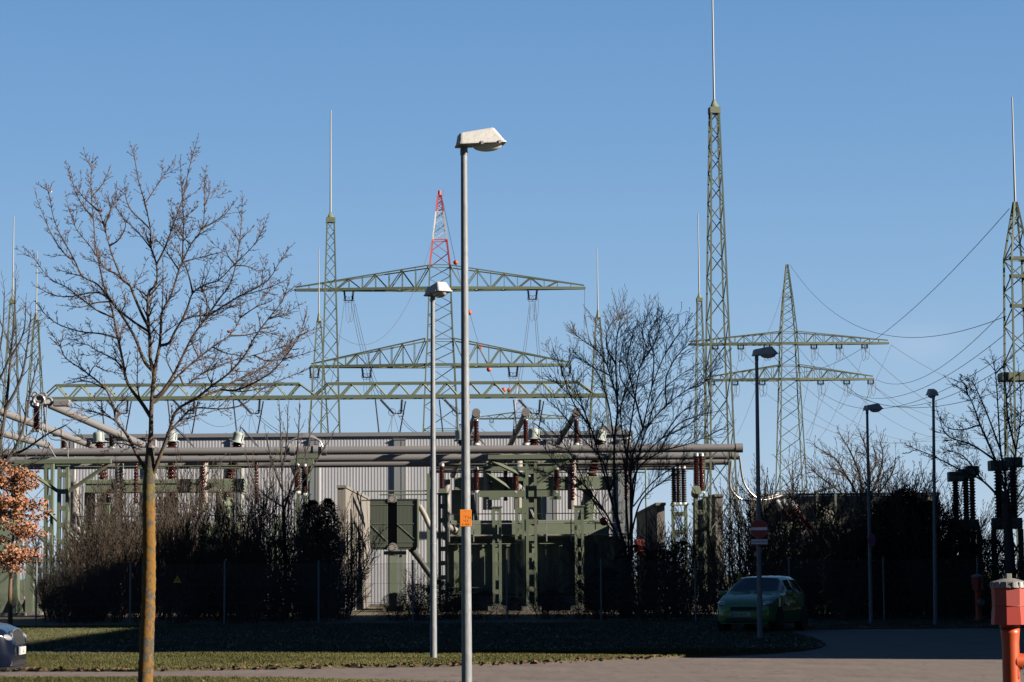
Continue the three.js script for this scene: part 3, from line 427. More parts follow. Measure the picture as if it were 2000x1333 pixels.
// ---------------------------------------------------------------- transformers
function transformer(cx, d, label) {
  const o = thing('power_transformer', label, 'transformer', V(cx, 0, -d), 'oil-filled power transformers'), hw = 4.1;
  box(o, 'plinth', M.concrete, 0, .28, -.9, 8.6, .7, 4.4); box(o, 'tank', M.greenTank, 0, 1.95, -1.2, hw * 2, 2.7, 3, .05); box(o, 'tank_rim', M.greenPale, 0, 3.28, -1.2, hw * 2 + .25, .1, 3.25); box(o, 'bottom_rail', M.green, 0, .78, .42, hw * 2, .16, .2);
  for (let i = 0; i < 13; i++) box(o, 'stiffener', i % 3 ? M.greenTank : M.greenPale, -hw + .5 + i * .6, 2, .36, .2, 2.35, .14);
  box(o, 'upper_casing', M.greenPale, -.2, 3.72, -1.5, 7.4, .78, 2.2, .05); box(o, 'deck', M.whitePipe, 0, 3.4, .35, hw * 2 + .3, .06, .7); box(o, 'control_cabinet', M.greenDark, 2.2, 2.1, .6, 1.2, 1.9, .36, .03);
  for (let i = 0; i < 8; i++) { const x = -hw + .2 + i * 1.12; bar(o, 'rail_post', M.galv, V(x, 3.1, .72), V(x, 4.4, .72), .05, .05); } for (const y of [3.93, 4.38]) bar(o, 'hand_rail', M.galv, V(-hw, y, .72), V(hw, y, .72), .045, .045, cylU);
  box(o, 'oil_conservator', M.greenPale, 0, 5.82, -.9, 7.4, .62, 1, .04); for (const x of [-3.6, 2.55]) box(o, 'conservator_post', M.greenPale, x, 4.7, -1, .45, 1.7, .35); for (const x of [-2, 2.3]) part(o, 'valve', new THREE.CylinderGeometry(.09, .09, .25, 10).rotateX(Math.PI / 2), M.greenDark, V(x, 5.85, -.3));
  const ins = ribbed(16, .17, .27, 1, 16);
  [[-3.05, -.12, .45], [.05, 0, 0], [2.55, .22, -.25]].forEach(([x, tilt, z], i) => {
    const b = part(o, 'bushing', ins, M.porcelain, V(x, 5.2, -2.1)); b.rotation.z = -tilt; b.scale.set(1 - .1 * (i === 0), 2.75, 1);
    const up = V(0, 1, 0).applyAxisAngle(V(0, 0, 1), -tilt), end = V(x, 5.2, -2.1).addScaledVector(up, 2.75);
    const c = part(o, 'bushing_cap', new THREE.LatheGeometry([[0, 0], [.36, 0], [.38, .05], [.26, .1], [.27, .42], [.24, .5], [.16, .55], [0, .56]].map(a => new THREE.Vector2(...a)), 20), M.cap, end); c.rotation.z = -tilt;
    part(c, 'terminal_pin', new THREE.CylinderGeometry(.025, .025, .4, 6), M.aluShiny, V(0, .7, 0));
    const tu = part(o, 'turret', new THREE.CylinderGeometry(.34, .38, 1.5, 16), M.greenPale, V(x, 4.6, -2.1)); tu.rotation.z = -tilt;
    for (let q = 0; q < 2; q++) part(o, 'flexible_lead', tubeGeo(curve([end.clone().addScaledVector(up, .8), end.clone().add(V(.6, .35 - q * .1, .3)), end.clone().add(V(1.3, -.4, .6 + q * .1)), end.clone().add(V(1.7, -.5, .8))], 14), .022, 5), M.wire);
    const vt = part(o, 'side_insulator', post, M.porcelain, V(x + 1.75, 5, -.1)); vt.scale.set(.7, 2.2, .7); part(o, 'round_terminal', new THREE.SphereGeometry(.27, 14, 10), M.alu, V(x + (i ? -.75 : .9) , 7.28, -.4)); const pp = part(o, 'cable_pillar', new THREE.CylinderGeometry(.2, .22, 2.6, 14), M.whitePipe, V(x + (i ? -.75 : .9), 5.9, -.5));
  });
  part(o, 'elbow_pipe', tubeGeo(curve([V(-4.05, 6, .3), V(-4.05, 4.6, .3), V(-4, 3.9, .3), V(-3.6, 3.6, .2)], 16), .2, 12), M.whitePipe);
  for (const x of [1.0, 4.2]) { const ball = part(o, 'dark_terminal_ball', new THREE.SphereGeometry(.2, 16, 12), M.porcelain, V(x - 1, 4.0, 1.0)); bar(o, 'terminal_lead', M.aluShiny, V(x - 1, 4.15, 1), V(x - 1.6, 5.6, .6), .035, .035, cylU); bar(o, 'terminal_lead', M.aluShiny, V(x - .95, 4.15, 1), V(x - 1.5, 5.6, .6), .035, .035, cylU); }
  for (const [y, z] of [[1.0, .55], [3.0, .55], [6.7, .2]]) bar(o, 'cable_rail', M.green, V(-hw, y, z), V(hw, y, z), .05, .05, cylU);
  return o;
}
transformer(X(1043, 106), 107, 'green power transformer with railing and three hooded bushings behind the lamp poles');
transformer(X(312, 106), 107, 'green power transformer with three hooded bushings behind the lichen-covered tree');
// radiator bank on a pedestal
{
  const d = 104, o = thing('radiator_bank', 'dark green finned radiator bank on a pale pedestal before the corrugated wall', 'radiator', V(X(769, d), 0, -d)), x0 = X(723, d) - o.position.x, x1 = X(758, d) - o.position.x, x2 = X(776, d) - o.position.x, x3 = X(815, d) - o.position.x, yt = H(770, 976, d), yb = H(770, 1072, d);
  for (const [a, b] of [[x0, x1], [x2, x3]]) {
    const n = Math.round((b - a) / .062), gs = []; for (let i = 0; i < n; i++) gs.push(new THREE.BoxGeometry(.05, yt - yb - .1, .8).translate(a + (i + .5) * (b - a) / n, (yt + yb) / 2, 0)); const f = part(o, 'fin_pack', mergeGeometries(gs), M.darkTankGreen || (M.darkTankGreen = mat(.064, .074, .058, .5)));  // fins and plates wear a darker copy of the tank green
    box(f, 'back_plate', M.darkTankGreen, (a + b) / 2, (yt + yb) / 2, -.1, b - a, yt - yb - .14, .5); for (const y of [yt - .25, (yt + yb) / 2, yb + .28]) box(f, 'tie_bar', M.darkTankGreen, (a + b) / 2, y, .41, b - a, .05, .02);
    bar(f, 'brace_rod', M.darkTankGreen, V(a, (yt + yb) / 2, .42), V(b, yb + .3, .42), .018); box(f, 'bottom_tray', M.greenDark, (a + b) / 2, yb + .02, 0, b - a - .1, .14, .75); box(f, 'top_frame', M.greenDark, (a + b) / 2, yt - .02, 0, b - a, .06, .84); }
  box(o, 'shaded_gap_box', M.black, (x1 + x2) / 2, (yt + yb) / 2, -.1, x2 - x1 - .04, yt - yb - .2, .5); box(o, 'side_frame', M.green, x3 + .04, (yt + yb) / 2, .1, .06, yt - yb, .75);  // black centre box paints the shade of the gap between the packs
  for (const y of [yt + .02, yb + .06]) { const f = part(o, 'pipe_flange', new THREE.CylinderGeometry(.19, .19, .16, 18).rotateX(Math.PI / 2), M.whitePipe, V((x1 + x2) / 2 + .02, y, .38)); for (let k = 0; k < 10; k++) part(f, 'bolt', new THREE.CylinderGeometry(.02, .02, .03, 6).rotateX(Math.PI / 2), M.galvDark, V(Math.cos(k * .628) * .15, Math.sin(k * .628) * .15, .09)); }
  box(o, 'pedestal', M.greenPale, -.02, (yb - .3) / 2, 0, .34, yb - .3, .34); box(o, 'pedestal_head', M.green, .05, yb - .2, 0, 1.0, .16, .4); box(o, 'pedestal_side', M.greenPale, .3, (yb - .3) / 2, -.1, .12, yb - .3, .3); box(o, 'footing', M.concrete, 0, .1, 0, .9, .3, .9);
  part(o, 'upper_pipe', tubeGeo(curve([V(x3 + .1, yt - .3, -.1), V(x3 + .35, yt - .75, 0), V(x3 + .62, yt - 1.3, .1), V(x3 + 1.0, yt - 1.5, .1)], 12), .12, 10), M.whitePipe); part(o, 'lower_pipe', tubeGeo(curve([V(x3 - .3, yb, 0), V(x3 + .1, yb - .5, .1), V(x3 + .7, yb - 1.3, .1), V(x3 + 1.2, yb - 1.6, 0)], 12), .14, 10), M.greenDark);
  for (const [py, a, b] of [[959, 706, 836], [966, 740, 836], [977, 705, 836]]) bar(o, 'pipe_rail', M.green, V(X(a, d) - o.position.x, H(800, py, d), -.3), V(X(b, d) - o.position.x, H(800, py, d), -.3), .06, .06, cylU); bar(o, 'rail_standard', M.green, V(X(836, d) - o.position.x, 0, -.3), V(X(836, d) - o.position.x, H(800, 925, d), -.3), .12);
  const e = thing('cable_tray', 'pair of thin green conduits running along the warehouse wall', 'conduit', V(X(1100, 108), 0, -108)); for (const [a, b, py] of [[225, 470, 915], [840, 1260, 923]]) bar(e, 'conduit', M.green, V(X(a, 108) - e.position.x, H(a, py, 108), 0), V(X(b, 108) - e.position.x, H(b, py, 108), 0), .07, .07, cylU); for (const px of [225, 470, 840, 1262]) bar(e, 'conduit_post', M.green, V(X(px, 108) - e.position.x, 0, 0), V(X(px, 108) - e.position.x, H(px, 915, 108), 0), .07, .07, cylU);
}
// slanting insulators on a steel frame over the yard wall
{
  const d = 100, o = thing('cable_sealing_frame', 'thin green steel frame with three slanting shiny-capped insulators by the yard wall', 'support', V(X(1570, d), 0, -d)), P = (px, py, z = 0) => { const v = W(px, py, d); return V(v.x - o.position.x, v.y, z); };
  for (const [px] of [[1540], [1596], [1632]]) bar(o, 'frame_post', M.green, P(px, 1022).setY(0), P(px, px > 1590 ? 965 : 1022), .09); for (const py of [1022, 1029]) bar(o, 'frame_rail', M.green, P(1517, py), P(1690, py), .08); bar(o, 'frame_brace', M.green, P(1540, 1125), P(1590, 1170), .08); bar(o, 'frame_brace', M.green, P(1596, 985), P(1632, 1010), .06); bar(o, 'frame_brace', M.green, P(1632, 985), P(1596, 1012), .06); bar(o, 'arm_rod', M.greenDark, P(1590, 963), P(1634, 949), .09);
  const s = ribbed(14, .11, .17, 1, 12);
  [0, 1, 2].forEach(i => { const a = P(1546 - i * 8, 985 + i * 0, -i * .7), b = P(1586 - i * 8, 1034, -i * .7), q = part(o, 'slanting_insulator', s, M.porcelain, b); q.quaternion.setFromUnitVectors(V(0, 1, 0), a.clone().sub(b).normalize()); q.scale.set(1, a.distanceTo(b), 1); const cp = part(o, 'shiny_cap', new THREE.CylinderGeometry(.13, .2, .45, 14), M.aluShiny, a); cp.quaternion.copy(q.quaternion); });
  [[1440, 893, 1452, 950, 1482, 977, 1528, 968], [1424, 905, 1424, 955, 1450, 978, 1520, 966]].forEach((c, i) => part(o, 'flexible_cable', tubeGeo(curve([P(c[0], c[1], 1), P(c[2], c[3], .8), P(c[4], c[5], .5), P(c[6] - 20, c[7] + 6, .2), P(c[6], c[7], 0)], 24), .05, 7), M.aluShiny));
  box(o, 'equipment_box', M.greenPale, P(1596, 1100).x, P(1596, 1100).y, -1, .65, 1.9, .6, .03); box(o, 'equipment_head', M.whitePipe, P(1622, 1010).x, P(1622, 1010).y, -1, .8, .6, .5, .08);
}
// instrument transformers at the right, heads on ribbed columns
[[1866, 922, 84, 28], [1886, 917, 84.5, 28], [1898, 911, 85.5, 26], [1950, 900, 80, 36], [1978, 894, 82, 34]].forEach(([px, py, d, w], i) => {
  const t = W(px, py, d), S = d / F, k = w * S, o = thing('current_transformer', 'dark square-headed instrument transformer on a ribbed column by the right-hand hedge', 'transformer', V(t.x, 0, -d), 'instrument transformers at the right'), yb = H(px, i < 3 ? 1015 : 1012, d);
  box(o, 'head', M.greenTank, 0, t.y - .18, 0, k, .36, k * .9, .04); const s = part(o, 'ribbed_column', post, i === 2 ? mat(.10, .035, .012, .3) : M.porcelainDark, V(0, yb, 0)); s.scale.set(k * 1.6, t.y - .36 - yb, k * 1.6); box(o, 'base_box', M.greenTank, 0, yb - .2, 0, k * .8, .4, k * .8, .03);
  for (const a of [-1, 1]) for (const b of [-1, 1]) bar(o, 'stand_leg', M.green, V(a * .22, 0, b * .22), V(a * .22, yb - .4, b * .22), .09, .09, angleU); for (let y = .4; y < yb - 1; y += .8) { bar(o, 'stand_brace', M.green, V(-.22, y, .22), V(.22, y + .75, .22), .05); bar(o, 'stand_brace', M.green, V(.22, y, .22), V(-.22, y + .75, .22), .05); }
});
{ // pale equipment stands at the far left
  [[-8, 1000, 100, 'pale green steel pillar at the far left behind the blue car'], [28, 1085, 99, 'pale green flared stand behind the oak trunk'], [60, 1090, 101, 'slim pale green stand beside the oak trunk']].forEach(([px, py, d, l], i) => { const o = thing('steel_stand', l, 'support', V(X(px, d), 0, -d), 'pale green stands at the left'), h = H(px, py, d); box(o, 'shaft', M.greenPale, 0, h / 2, 0, i ? .34 : 1.5, h, .3); for (const q of [-1, 1]) { const s = new THREE.Shape([[0, 0], [.32, 0], [0, .7]].map(a => new THREE.Vector2(...a))); const g = part(o, 'gusset', new THREE.ExtrudeGeometry(s, { depth: .03, bevelEnabled: false }), M.greenPale, V(q * (i ? .17 : .75), .1, .03 * q)); if (q < 0) g.rotation.y = Math.PI; } box(o, 'foot_plate', M.concrete, 0, .03, 0, 1.1, .16, .7); });
  [[95, 905, 103], [30, 910, 106], [205, 985, 101], [446, 990, 102], [540, 1010, 101]].forEach(([px, py, d], i) => { const o = thing('ladder_post', ['tall green ladder post left of the T support', 'green ladder post behind the oak crown', 'green ladder post in the shrubs beside the T support', 'green ladder post in the shrubs behind the lichen-covered tree', 'green ladder post in the shrubs left of the busbar joint'][i], 'support', V(X(px, d), 0, -d)); ladderColumn(o, 0, 0, .4, 0, H(px, py, d), .7); if (i < 2) bar(o, 'diagonal_brace', M.green, V(0, H(px, 1000, d), .2), V(1.4, H(px, 1060, d), .2), .1); });
  const b = thing('red_box', 'small red equipment box on a post in the shade right of the transformer', 'box', V(X(1248, 100), 0, -100)); box(b, 'case', mat(.1, .012, .012, .6), 0, H(1248, 1067, 100), 0, .42, .58, .3, .03); bar(b, 'stand', M.greenDark, V(0, 0, 0), V(0, H(1248, 1080, 100), 0), .08);
  const c = thing('red_box', 'small red tank fitting among the shrubs left of the evergreen column', 'box', V(X(475, 100), 0, -100)); box(c, 'case', mat(.2, .02, .018, .6), 0, H(475, 1073, 100), 0, .22, .35, .25, .05); bar(c, 'stand', M.greenDark, V(0, 0, 0), V(0, H(475, 1085, 100), 0), .08);
}

// ---------------------------------------------------------------- street lamps
function streetLamp(basePx, basePy, topPx, topPy, d, headTurn, label) {
  const b = V(W(basePx, basePy, d).x, 0, -d), t = W(topPx, topPy, d), o = thing('street_lamp', label, 'street lamp', b, 'galvanised street lamps'), h = t.y, lean = t.x - b.x;
  const p = part(o, 'pole', new THREE.CylinderGeometry(.038, .062, h, 20, 1), M.pole); place(p, V(0, 0, 0), V(lean, h, 0), 1, 1); p.geometry = new THREE.CylinderGeometry(.039, .065, 1, 20).rotateX(Math.PI / 2);
  const hg = new THREE.Group(); hg.name = 'lamp_head'; hg.position.set(lean, h, 0); hg.rotation.set(0, headTurn, .07); o.add(hg);
  const prof = (pts, wdt, bev) => new THREE.ExtrudeGeometry(new THREE.Shape(pts.map(a => new THREE.Vector2(...a))), { depth: wdt, bevelEnabled: true, bevelSize: bev, bevelThickness: bev, bevelSegments: 2 }).translate(0, 0, -wdt / 2);
  { // shell: frustum with inset top, edges softened
    const Lb = [-.085, .50], Wb = .15, Lt = [-.06, .385], Wt = .105, ht = [.125, .175], q = [], ring = (x0, x1, w, ya, yb2, r) => { const a = []; for (const [cx, cz, s] of [[x1 - r, w - r, 0], [x0 + r, w - r, 1], [x0 + r, -w + r, 2], [x1 - r, -w + r, 3]]) for (let k = 0; k <= 3; k++) { const th = (s + k / 3) * Math.PI / 2; const x = cx + r * Math.cos(th), z = cz + r * Math.sin(th); a.push(V(x, ya + (yb2 - ya) * (x - x0) / (x1 - x0), z)); } return a; };
    const rings = [ring(Lb[0] - .012, Lb[1] + .012, Wb + .012, -.012, -.012, .05), ring(Lb[0] - .012, Lb[1] + .012, Wb + .012, .006, .006, .05), ring(Lb[0], Lb[1], Wb, .01, .01, .045), ring(Lt[0], Lt[1], Wt, ht[0], ht[1], .035), ring(Lt[0] + .02, Lt[1] - .02, Wt - .02, ht[0] + .012, ht[1] + .012, .02)], pos = [], idx = [], uv = [], n = 16;
    rings.forEach((r, i) => r.forEach((v, k) => { pos.push(v.x, v.y, v.z); uv.push(v.x * 2 + v.z * 2, v.y * 2 + v.z * 3); })); for (let i = 0; i < rings.length - 1; i++) for (let k = 0; k < n; k++) { const k2 = (k + 1) % n, A = i * n, B = A + n; idx.push(A + k, B + k, A + k2, A + k2, B + k, B + k2); }
    const top = (rings.length - 1) * n; for (let k = 1; k < n - 1; k++) idx.push(top, top + k + 1, top + k), idx.push(0, k, k + 1);
    const g = new THREE.BufferGeometry(); g.setAttribute('position', new THREE.Float32BufferAttribute(pos, 3)); g.setAttribute('uv', new THREE.Float32BufferAttribute(uv, 2)); g.setIndex(idx); const gg = g.toNonIndexed(); gg.computeVertexNormals(); part(hg, 'shell', gg, M.lampShell);
  }
  part(hg, 'lens_bowl', new THREE.SphereGeometry(1, 20, 8, 0, Math.PI * 2, Math.PI / 2, Math.PI / 2).scale(.19, .085, .12).translate(.29, -.012, 0), M.lens || (M.lens = new THREE.MeshPhysicalMaterial({ color: rgb(.62, .64, .62), roughness: .18, transmission: .35, thickness: 0 }))); part(hg, 'latch', new THREE.BoxGeometry(.03, .04, .02), M.galv, V(.2, -.01, .165)); part(hg, 'latch', new THREE.BoxGeometry(.03, .04, .02), M.galv, V(.42, -.01, .165));
  part(o, 'pole_socket', new THREE.CylinderGeometry(.046, .046, .14, 16), M.pole, V(lean, h - .06, 0)); part(o, 'service_band', new THREE.CylinderGeometry(.061, .061, .03, 16), M.galv, V(lean * .23, h * .23 + .6, 0)); return o;
}
streetLamp(912, 1369, 906, 283, 28, .18, 'tall galvanised street lamp carrying an orange plate');
streetLamp(846.5, 1290, 845, 577, 42.6, -1.05, 'galvanised street lamp with its head turned to the road, at the lawn edge');
streetLamp(1485, 1250, 1478, 694, 55, .15, 'street lamp carrying the no-entry sign beside the green car');
streetLamp(1702, 1222, 1694, 801, 72, .3, 'street lamp carrying the round blue parking sign');
streetLamp(1828, 1227, 1823.5, 772, 68, 1.55, 'street lamp seen end-on before the bare tree by the hedge');
// ---------------------------------------------------------------- signs
function canvasTex(w, h, draw) { const c = document.createElement('canvas'); c.width = w; c.height = h; const x = c.getContext('2d'); draw(x, w, h); const t = new THREE.CanvasTexture(c); t.colorSpace = THREE.SRGBColorSpace; t.anisotropy = 8; return t; }
const face = (o, name, w, h, draw, pos, W2 = 256, shape) => part(o, name, shape || new THREE.PlaneGeometry(w, h), new THREE.MeshPhysicalMaterial({ specularIntensity: .45, map: canvasTex(W2, Math.round(W2 * h / w), draw), roughness: .55 }), pos);
{ const p = W(909.5, 1012.5, 27.9), o = thing('hydrant_plate', 'small orange hydrant plate with black figures on the lamp pole', 'sign', p), w = .142, h = .205;
  part(o, 'plate', new RoundedBoxGeometry(w, h, .006, 2, .003), M.orange); face(o, 'print', w - .008, h - .008, (x, a, b) => { x.fillStyle = '#b46414'; x.fillRect(0, 0, a, b); x.fillStyle = '#1c0f02'; x.font = `${a * .12}px sans-serif`; x.textAlign = 'center'; x.fillText('G  T  J', a * .5, b * .1); x.fillRect(a * .25, b * .37, a * .48, b * .018); x.fillRect(a * .465, b * .37, a * .04, b * .16); x.font = `bold ${a * .23}px sans-serif`; x.fillText('3.0', a * .82, b * .535); x.fillText('11,5', a * .5, b * .73); x.fillText('K  404', a * .47, b * .945); x.fillRect(a * .26, b * .51, a * .05, b * .02); }, V(0, 0, .0045)); box(o, 'bracket', M.galv, 0, 0, -.012, .03, h * .6, .018); o.rotation.y = .1; }
{ const p = W(1483, 1033.5, 54.88), o = thing('no_entry_sign', 'round red no-entry sign with white bar on the lamp pole', 'sign', p), r = .215;
  part(o, 'rim', new THREE.CylinderGeometry(r, r, .02, 40).rotateX(Math.PI / 2), M.galv); part(o, 'red_disc', new THREE.CylinderGeometry(r * .93, r * .93, .006, 40).rotateX(Math.PI / 2), mat(.36, .035, .022, .55), V(0, 0, .011)); box(o, 'white_bar', mat(.75, .75, .75, .5), 0, 0, .015, r * 1.76, .066, .006); box(o, 'clamp', M.galv, 0, 0, -.03, .14, .05, .06); }
{ const p = W(1483.5, 1059, 54.88), o = thing('fire_lane_sign', 'white red-edged supplementary plate under the no-entry sign', 'sign', p); box(o, 'plate', mat(.36, .03, .03, .55), 0, 0, 0, .42, .15, .012, .004); face(o, 'print', .385, .115, (x, a, b) => { x.fillStyle = '#c8c8c8'; x.fillRect(0, 0, a, b); x.fillStyle = '#222'; x.font = `bold ${b * .44}px sans-serif`; x.textAlign = 'center'; x.fillText('Feuerwehrzufahrt', a / 2, b * .64, a * .95); }, V(0, 0, .0075), 512); box(o, 'clamp', M.galv, 0, 0, -.03, .12, .05, .05); }
{ const p = W(1703, 1055, 71.85), o = thing('no_parking_sign', 'round blue and red parking restriction sign turned edgewise on the lamp pole', 'sign', p), r = .21; o.rotation.y = .85; part(o, 'red_rim', new THREE.CylinderGeometry(r, r, .02, 36).rotateX(Math.PI / 2), mat(.42, .035, .03, .5)); part(o, 'blue_disc', new THREE.CylinderGeometry(r * .8, r * .8, .006, 36).rotateX(Math.PI / 2), mat(.02, .06, .34, .5), V(0, 0, .012)); const b = box(o, 'red_bar', mat(.42, .035, .03, .5), 0, 0, .016, r * 1.6, .05, .006); b.rotation.z = -.785; box(o, 'clamp', M.galv, 0, 0, -.02, .1, .05, .04); }
// ---------------------------------------------------------------- chain-link fence
{
  const d = 76.3, o = thing('chain_link_fence', 'dark chain-link fence with grey posts along the back of the lawn', 'fence', V(0, 0, -d)), x0 = X(256, d), st = (X(1356, d) - x0) / 6, hh = 2.0;
  const xs = []; for (let k = -4; k <= 13; k++) xs.push(x0 + k * st);
  for (const x of xs) { part(o, 'post', new THREE.CylinderGeometry(.032, .032, hh + .06, 10), M.galvPost || (M.galvPost = mat(.13, .14, .15, .6, .2)), V(x, hh / 2, .03)); part(o, 'post_cap', new THREE.SphereGeometry(.034, 8, 5), M.galvPost, V(x, hh + .06, .03)); }
  const m = mat(.075, .09, .085, .6, .2), a = xs[0], b = xs[xs.length - 1]; for (const y of [.1, .7, 1.32, 1.97]) bar(o, 'tension_wire', m, V(a, y, 0), V(b, y, 0), .007, .007);
  const br = new Branches(), s = .068; for (let x = a; x < b; x += s) { br.tube([V(x, .06, .004), V(x + hh - .06, hh - .02, .004)], () => .0024, 3, [1, 1, 1]); br.tube([V(x + hh - .06, .06, -.004), V(x, hh - .02, -.004)], () => .0024, 3, [1, 1, 1]); }
  const mesh = part(o, 'wire_mesh', br.geo(), m); mesh.userData.kind = 'stuff';
  const tri = new THREE.Shape([[-.14, -.12], [.14, -.12], [0, .125]].map(v => new THREE.Vector2(...v)));
  for (const [px, py, l] of [[346, 1132, 'yellow triangular warning plate on the fence behind the lichen-covered tree'], [897, 1132, 'yellow triangular warning plate on the fence behind the orange plate lamp'], [1446, 1126, 'yellow triangular warning plate on the fence above the green car']]) { const p = W(px, py, d - .06), k = thing('warning_plate', l, 'sign', p, 'yellow warning plates on the fence'); part(k, 'plate', new THREE.ExtrudeGeometry(tri, { depth: .004, bevelEnabled: false }), M.yellow); const z = new THREE.Shape([[.02, .06], [-.03, -.015], [0, -.015], [-.015, -.09], [.035, -.0], [.005, .0]].map(v => new THREE.Vector2(...v))); part(k, 'bolt_symbol', new THREE.ExtrudeGeometry(z, { depth: .002, bevelEnabled: false }), M.black, V(0, 0, .005)); }
}
// ---------------------------------------------------------------- hydrants
function hydrant(px, d, label, s = 1, turn = 0) {
  const o = thing('fire_hydrant', label, 'hydrant', V(X(px, d), 0, -d), 'red fire hydrants'); o.rotation.y = turn; o.scale.setScalar(s);
  const red = M.hydRed || (M.hydRed = mat(.24, .022, .012, .5)), paleHead = M.hydPale || (M.hydPale = mat(.25, .040, .030, .6)), col = M.hydCol || (M.hydCol = mat(.33, .046, .008, .45)), capm = M.hydCap || (M.hydCap = mat(.16, .155, .145, .55, .1));  // head red is paler than the skirt red
  const oct = (r0, r1, h, y) => { const g = new THREE.CylinderGeometry(r1, r0, h, 8, 1).toNonIndexed(); g.computeVertexNormals(); return g.rotateY(Math.PI / 8).translate(0, y, 0); };
  part(o, 'column', new THREE.LatheGeometry([[0, 0], [.14, 0], [.14, .05], [.095, .08], [.092, .8], [.1, .9], [.105, .97], [0, .97]].map(a => new THREE.Vector2(...a)), 28), col); part(o, 'column_flange', new THREE.CylinderGeometry(.11, .115, .03, 24), col, V(0, .985, 0));
  for (let k = 0; k < 8; k++) part(o, 'flange_bolt', new THREE.CylinderGeometry(.012, .012, .03, 6), capm, V(Math.cos(k * .785) * .125, .065, Math.sin(k * .785) * .125)); part(o, 'mantle_seam', new THREE.CylinderGeometry(.193, .193, .008, 8).rotateY(Math.PI / 8), red, V(0, 1.2, 0)); part(o, 'mantle_skirt', oct(.205, .187, .20, 1.1), red); part(o, 'mantle_head', oct(.187, .192, .195, 1.2975), paleHead);
  part(o, 'cap', new THREE.CylinderGeometry(.19, .2, .065, 32), capm, V(0, 1.43, 0)); part(o, 'cap_dome', new THREE.CylinderGeometry(.06, .188, .035, 24), capm, V(0, 1.48, 0)); for (let k = 0; k < 16; k++) { const c = box(o, 'cap_rib', capm, Math.cos(k * .3927) * .197, 1.43, Math.sin(k * .3927) * .197, .014, .06, .022, .004); c.rotation.y = -k * .3927; } box(o, 'square_nut', capm, 0, 1.52, 0, .058, .06, .058, .006);
  const br = part(o, 'outlet', new THREE.CylinderGeometry(.075, .095, .2, 20).rotateZ(-Math.PI / 2), col, V(.14, .6, 0)); part(o, 'outlet_cap', new THREE.CylinderGeometry(.1, .1, .07, 24).rotateZ(-Math.PI / 2), capm, V(.25, .6, 0)); part(o, 'outlet_ring', new THREE.TorusGeometry(.1, .014, 8, 24).rotateY(Math.PI / 2), capm, V(.22, .6, 0));
  part(o, 'chain', tubeGeo(curve([V(.1, .56, .09), V(.12, .45, .1), V(.2, .5, .1), V(.24, .54, .08)], 12), .005, 5), M.galvDark); return o;
}
hydrant(1967, 25.2, 'red fire hydrant with paler head and grey ribbed cap close to the road', 1, .03);
{ const h = hydrant(1906, 74, 'small red fire hydrant standing in the shade at the fence', 1, -1.3); h.rotation.y = -1.3; h.children.filter(c => c.name === 'mantle_skirt').forEach(c => c.scale.set(.85, 1, .85)); }
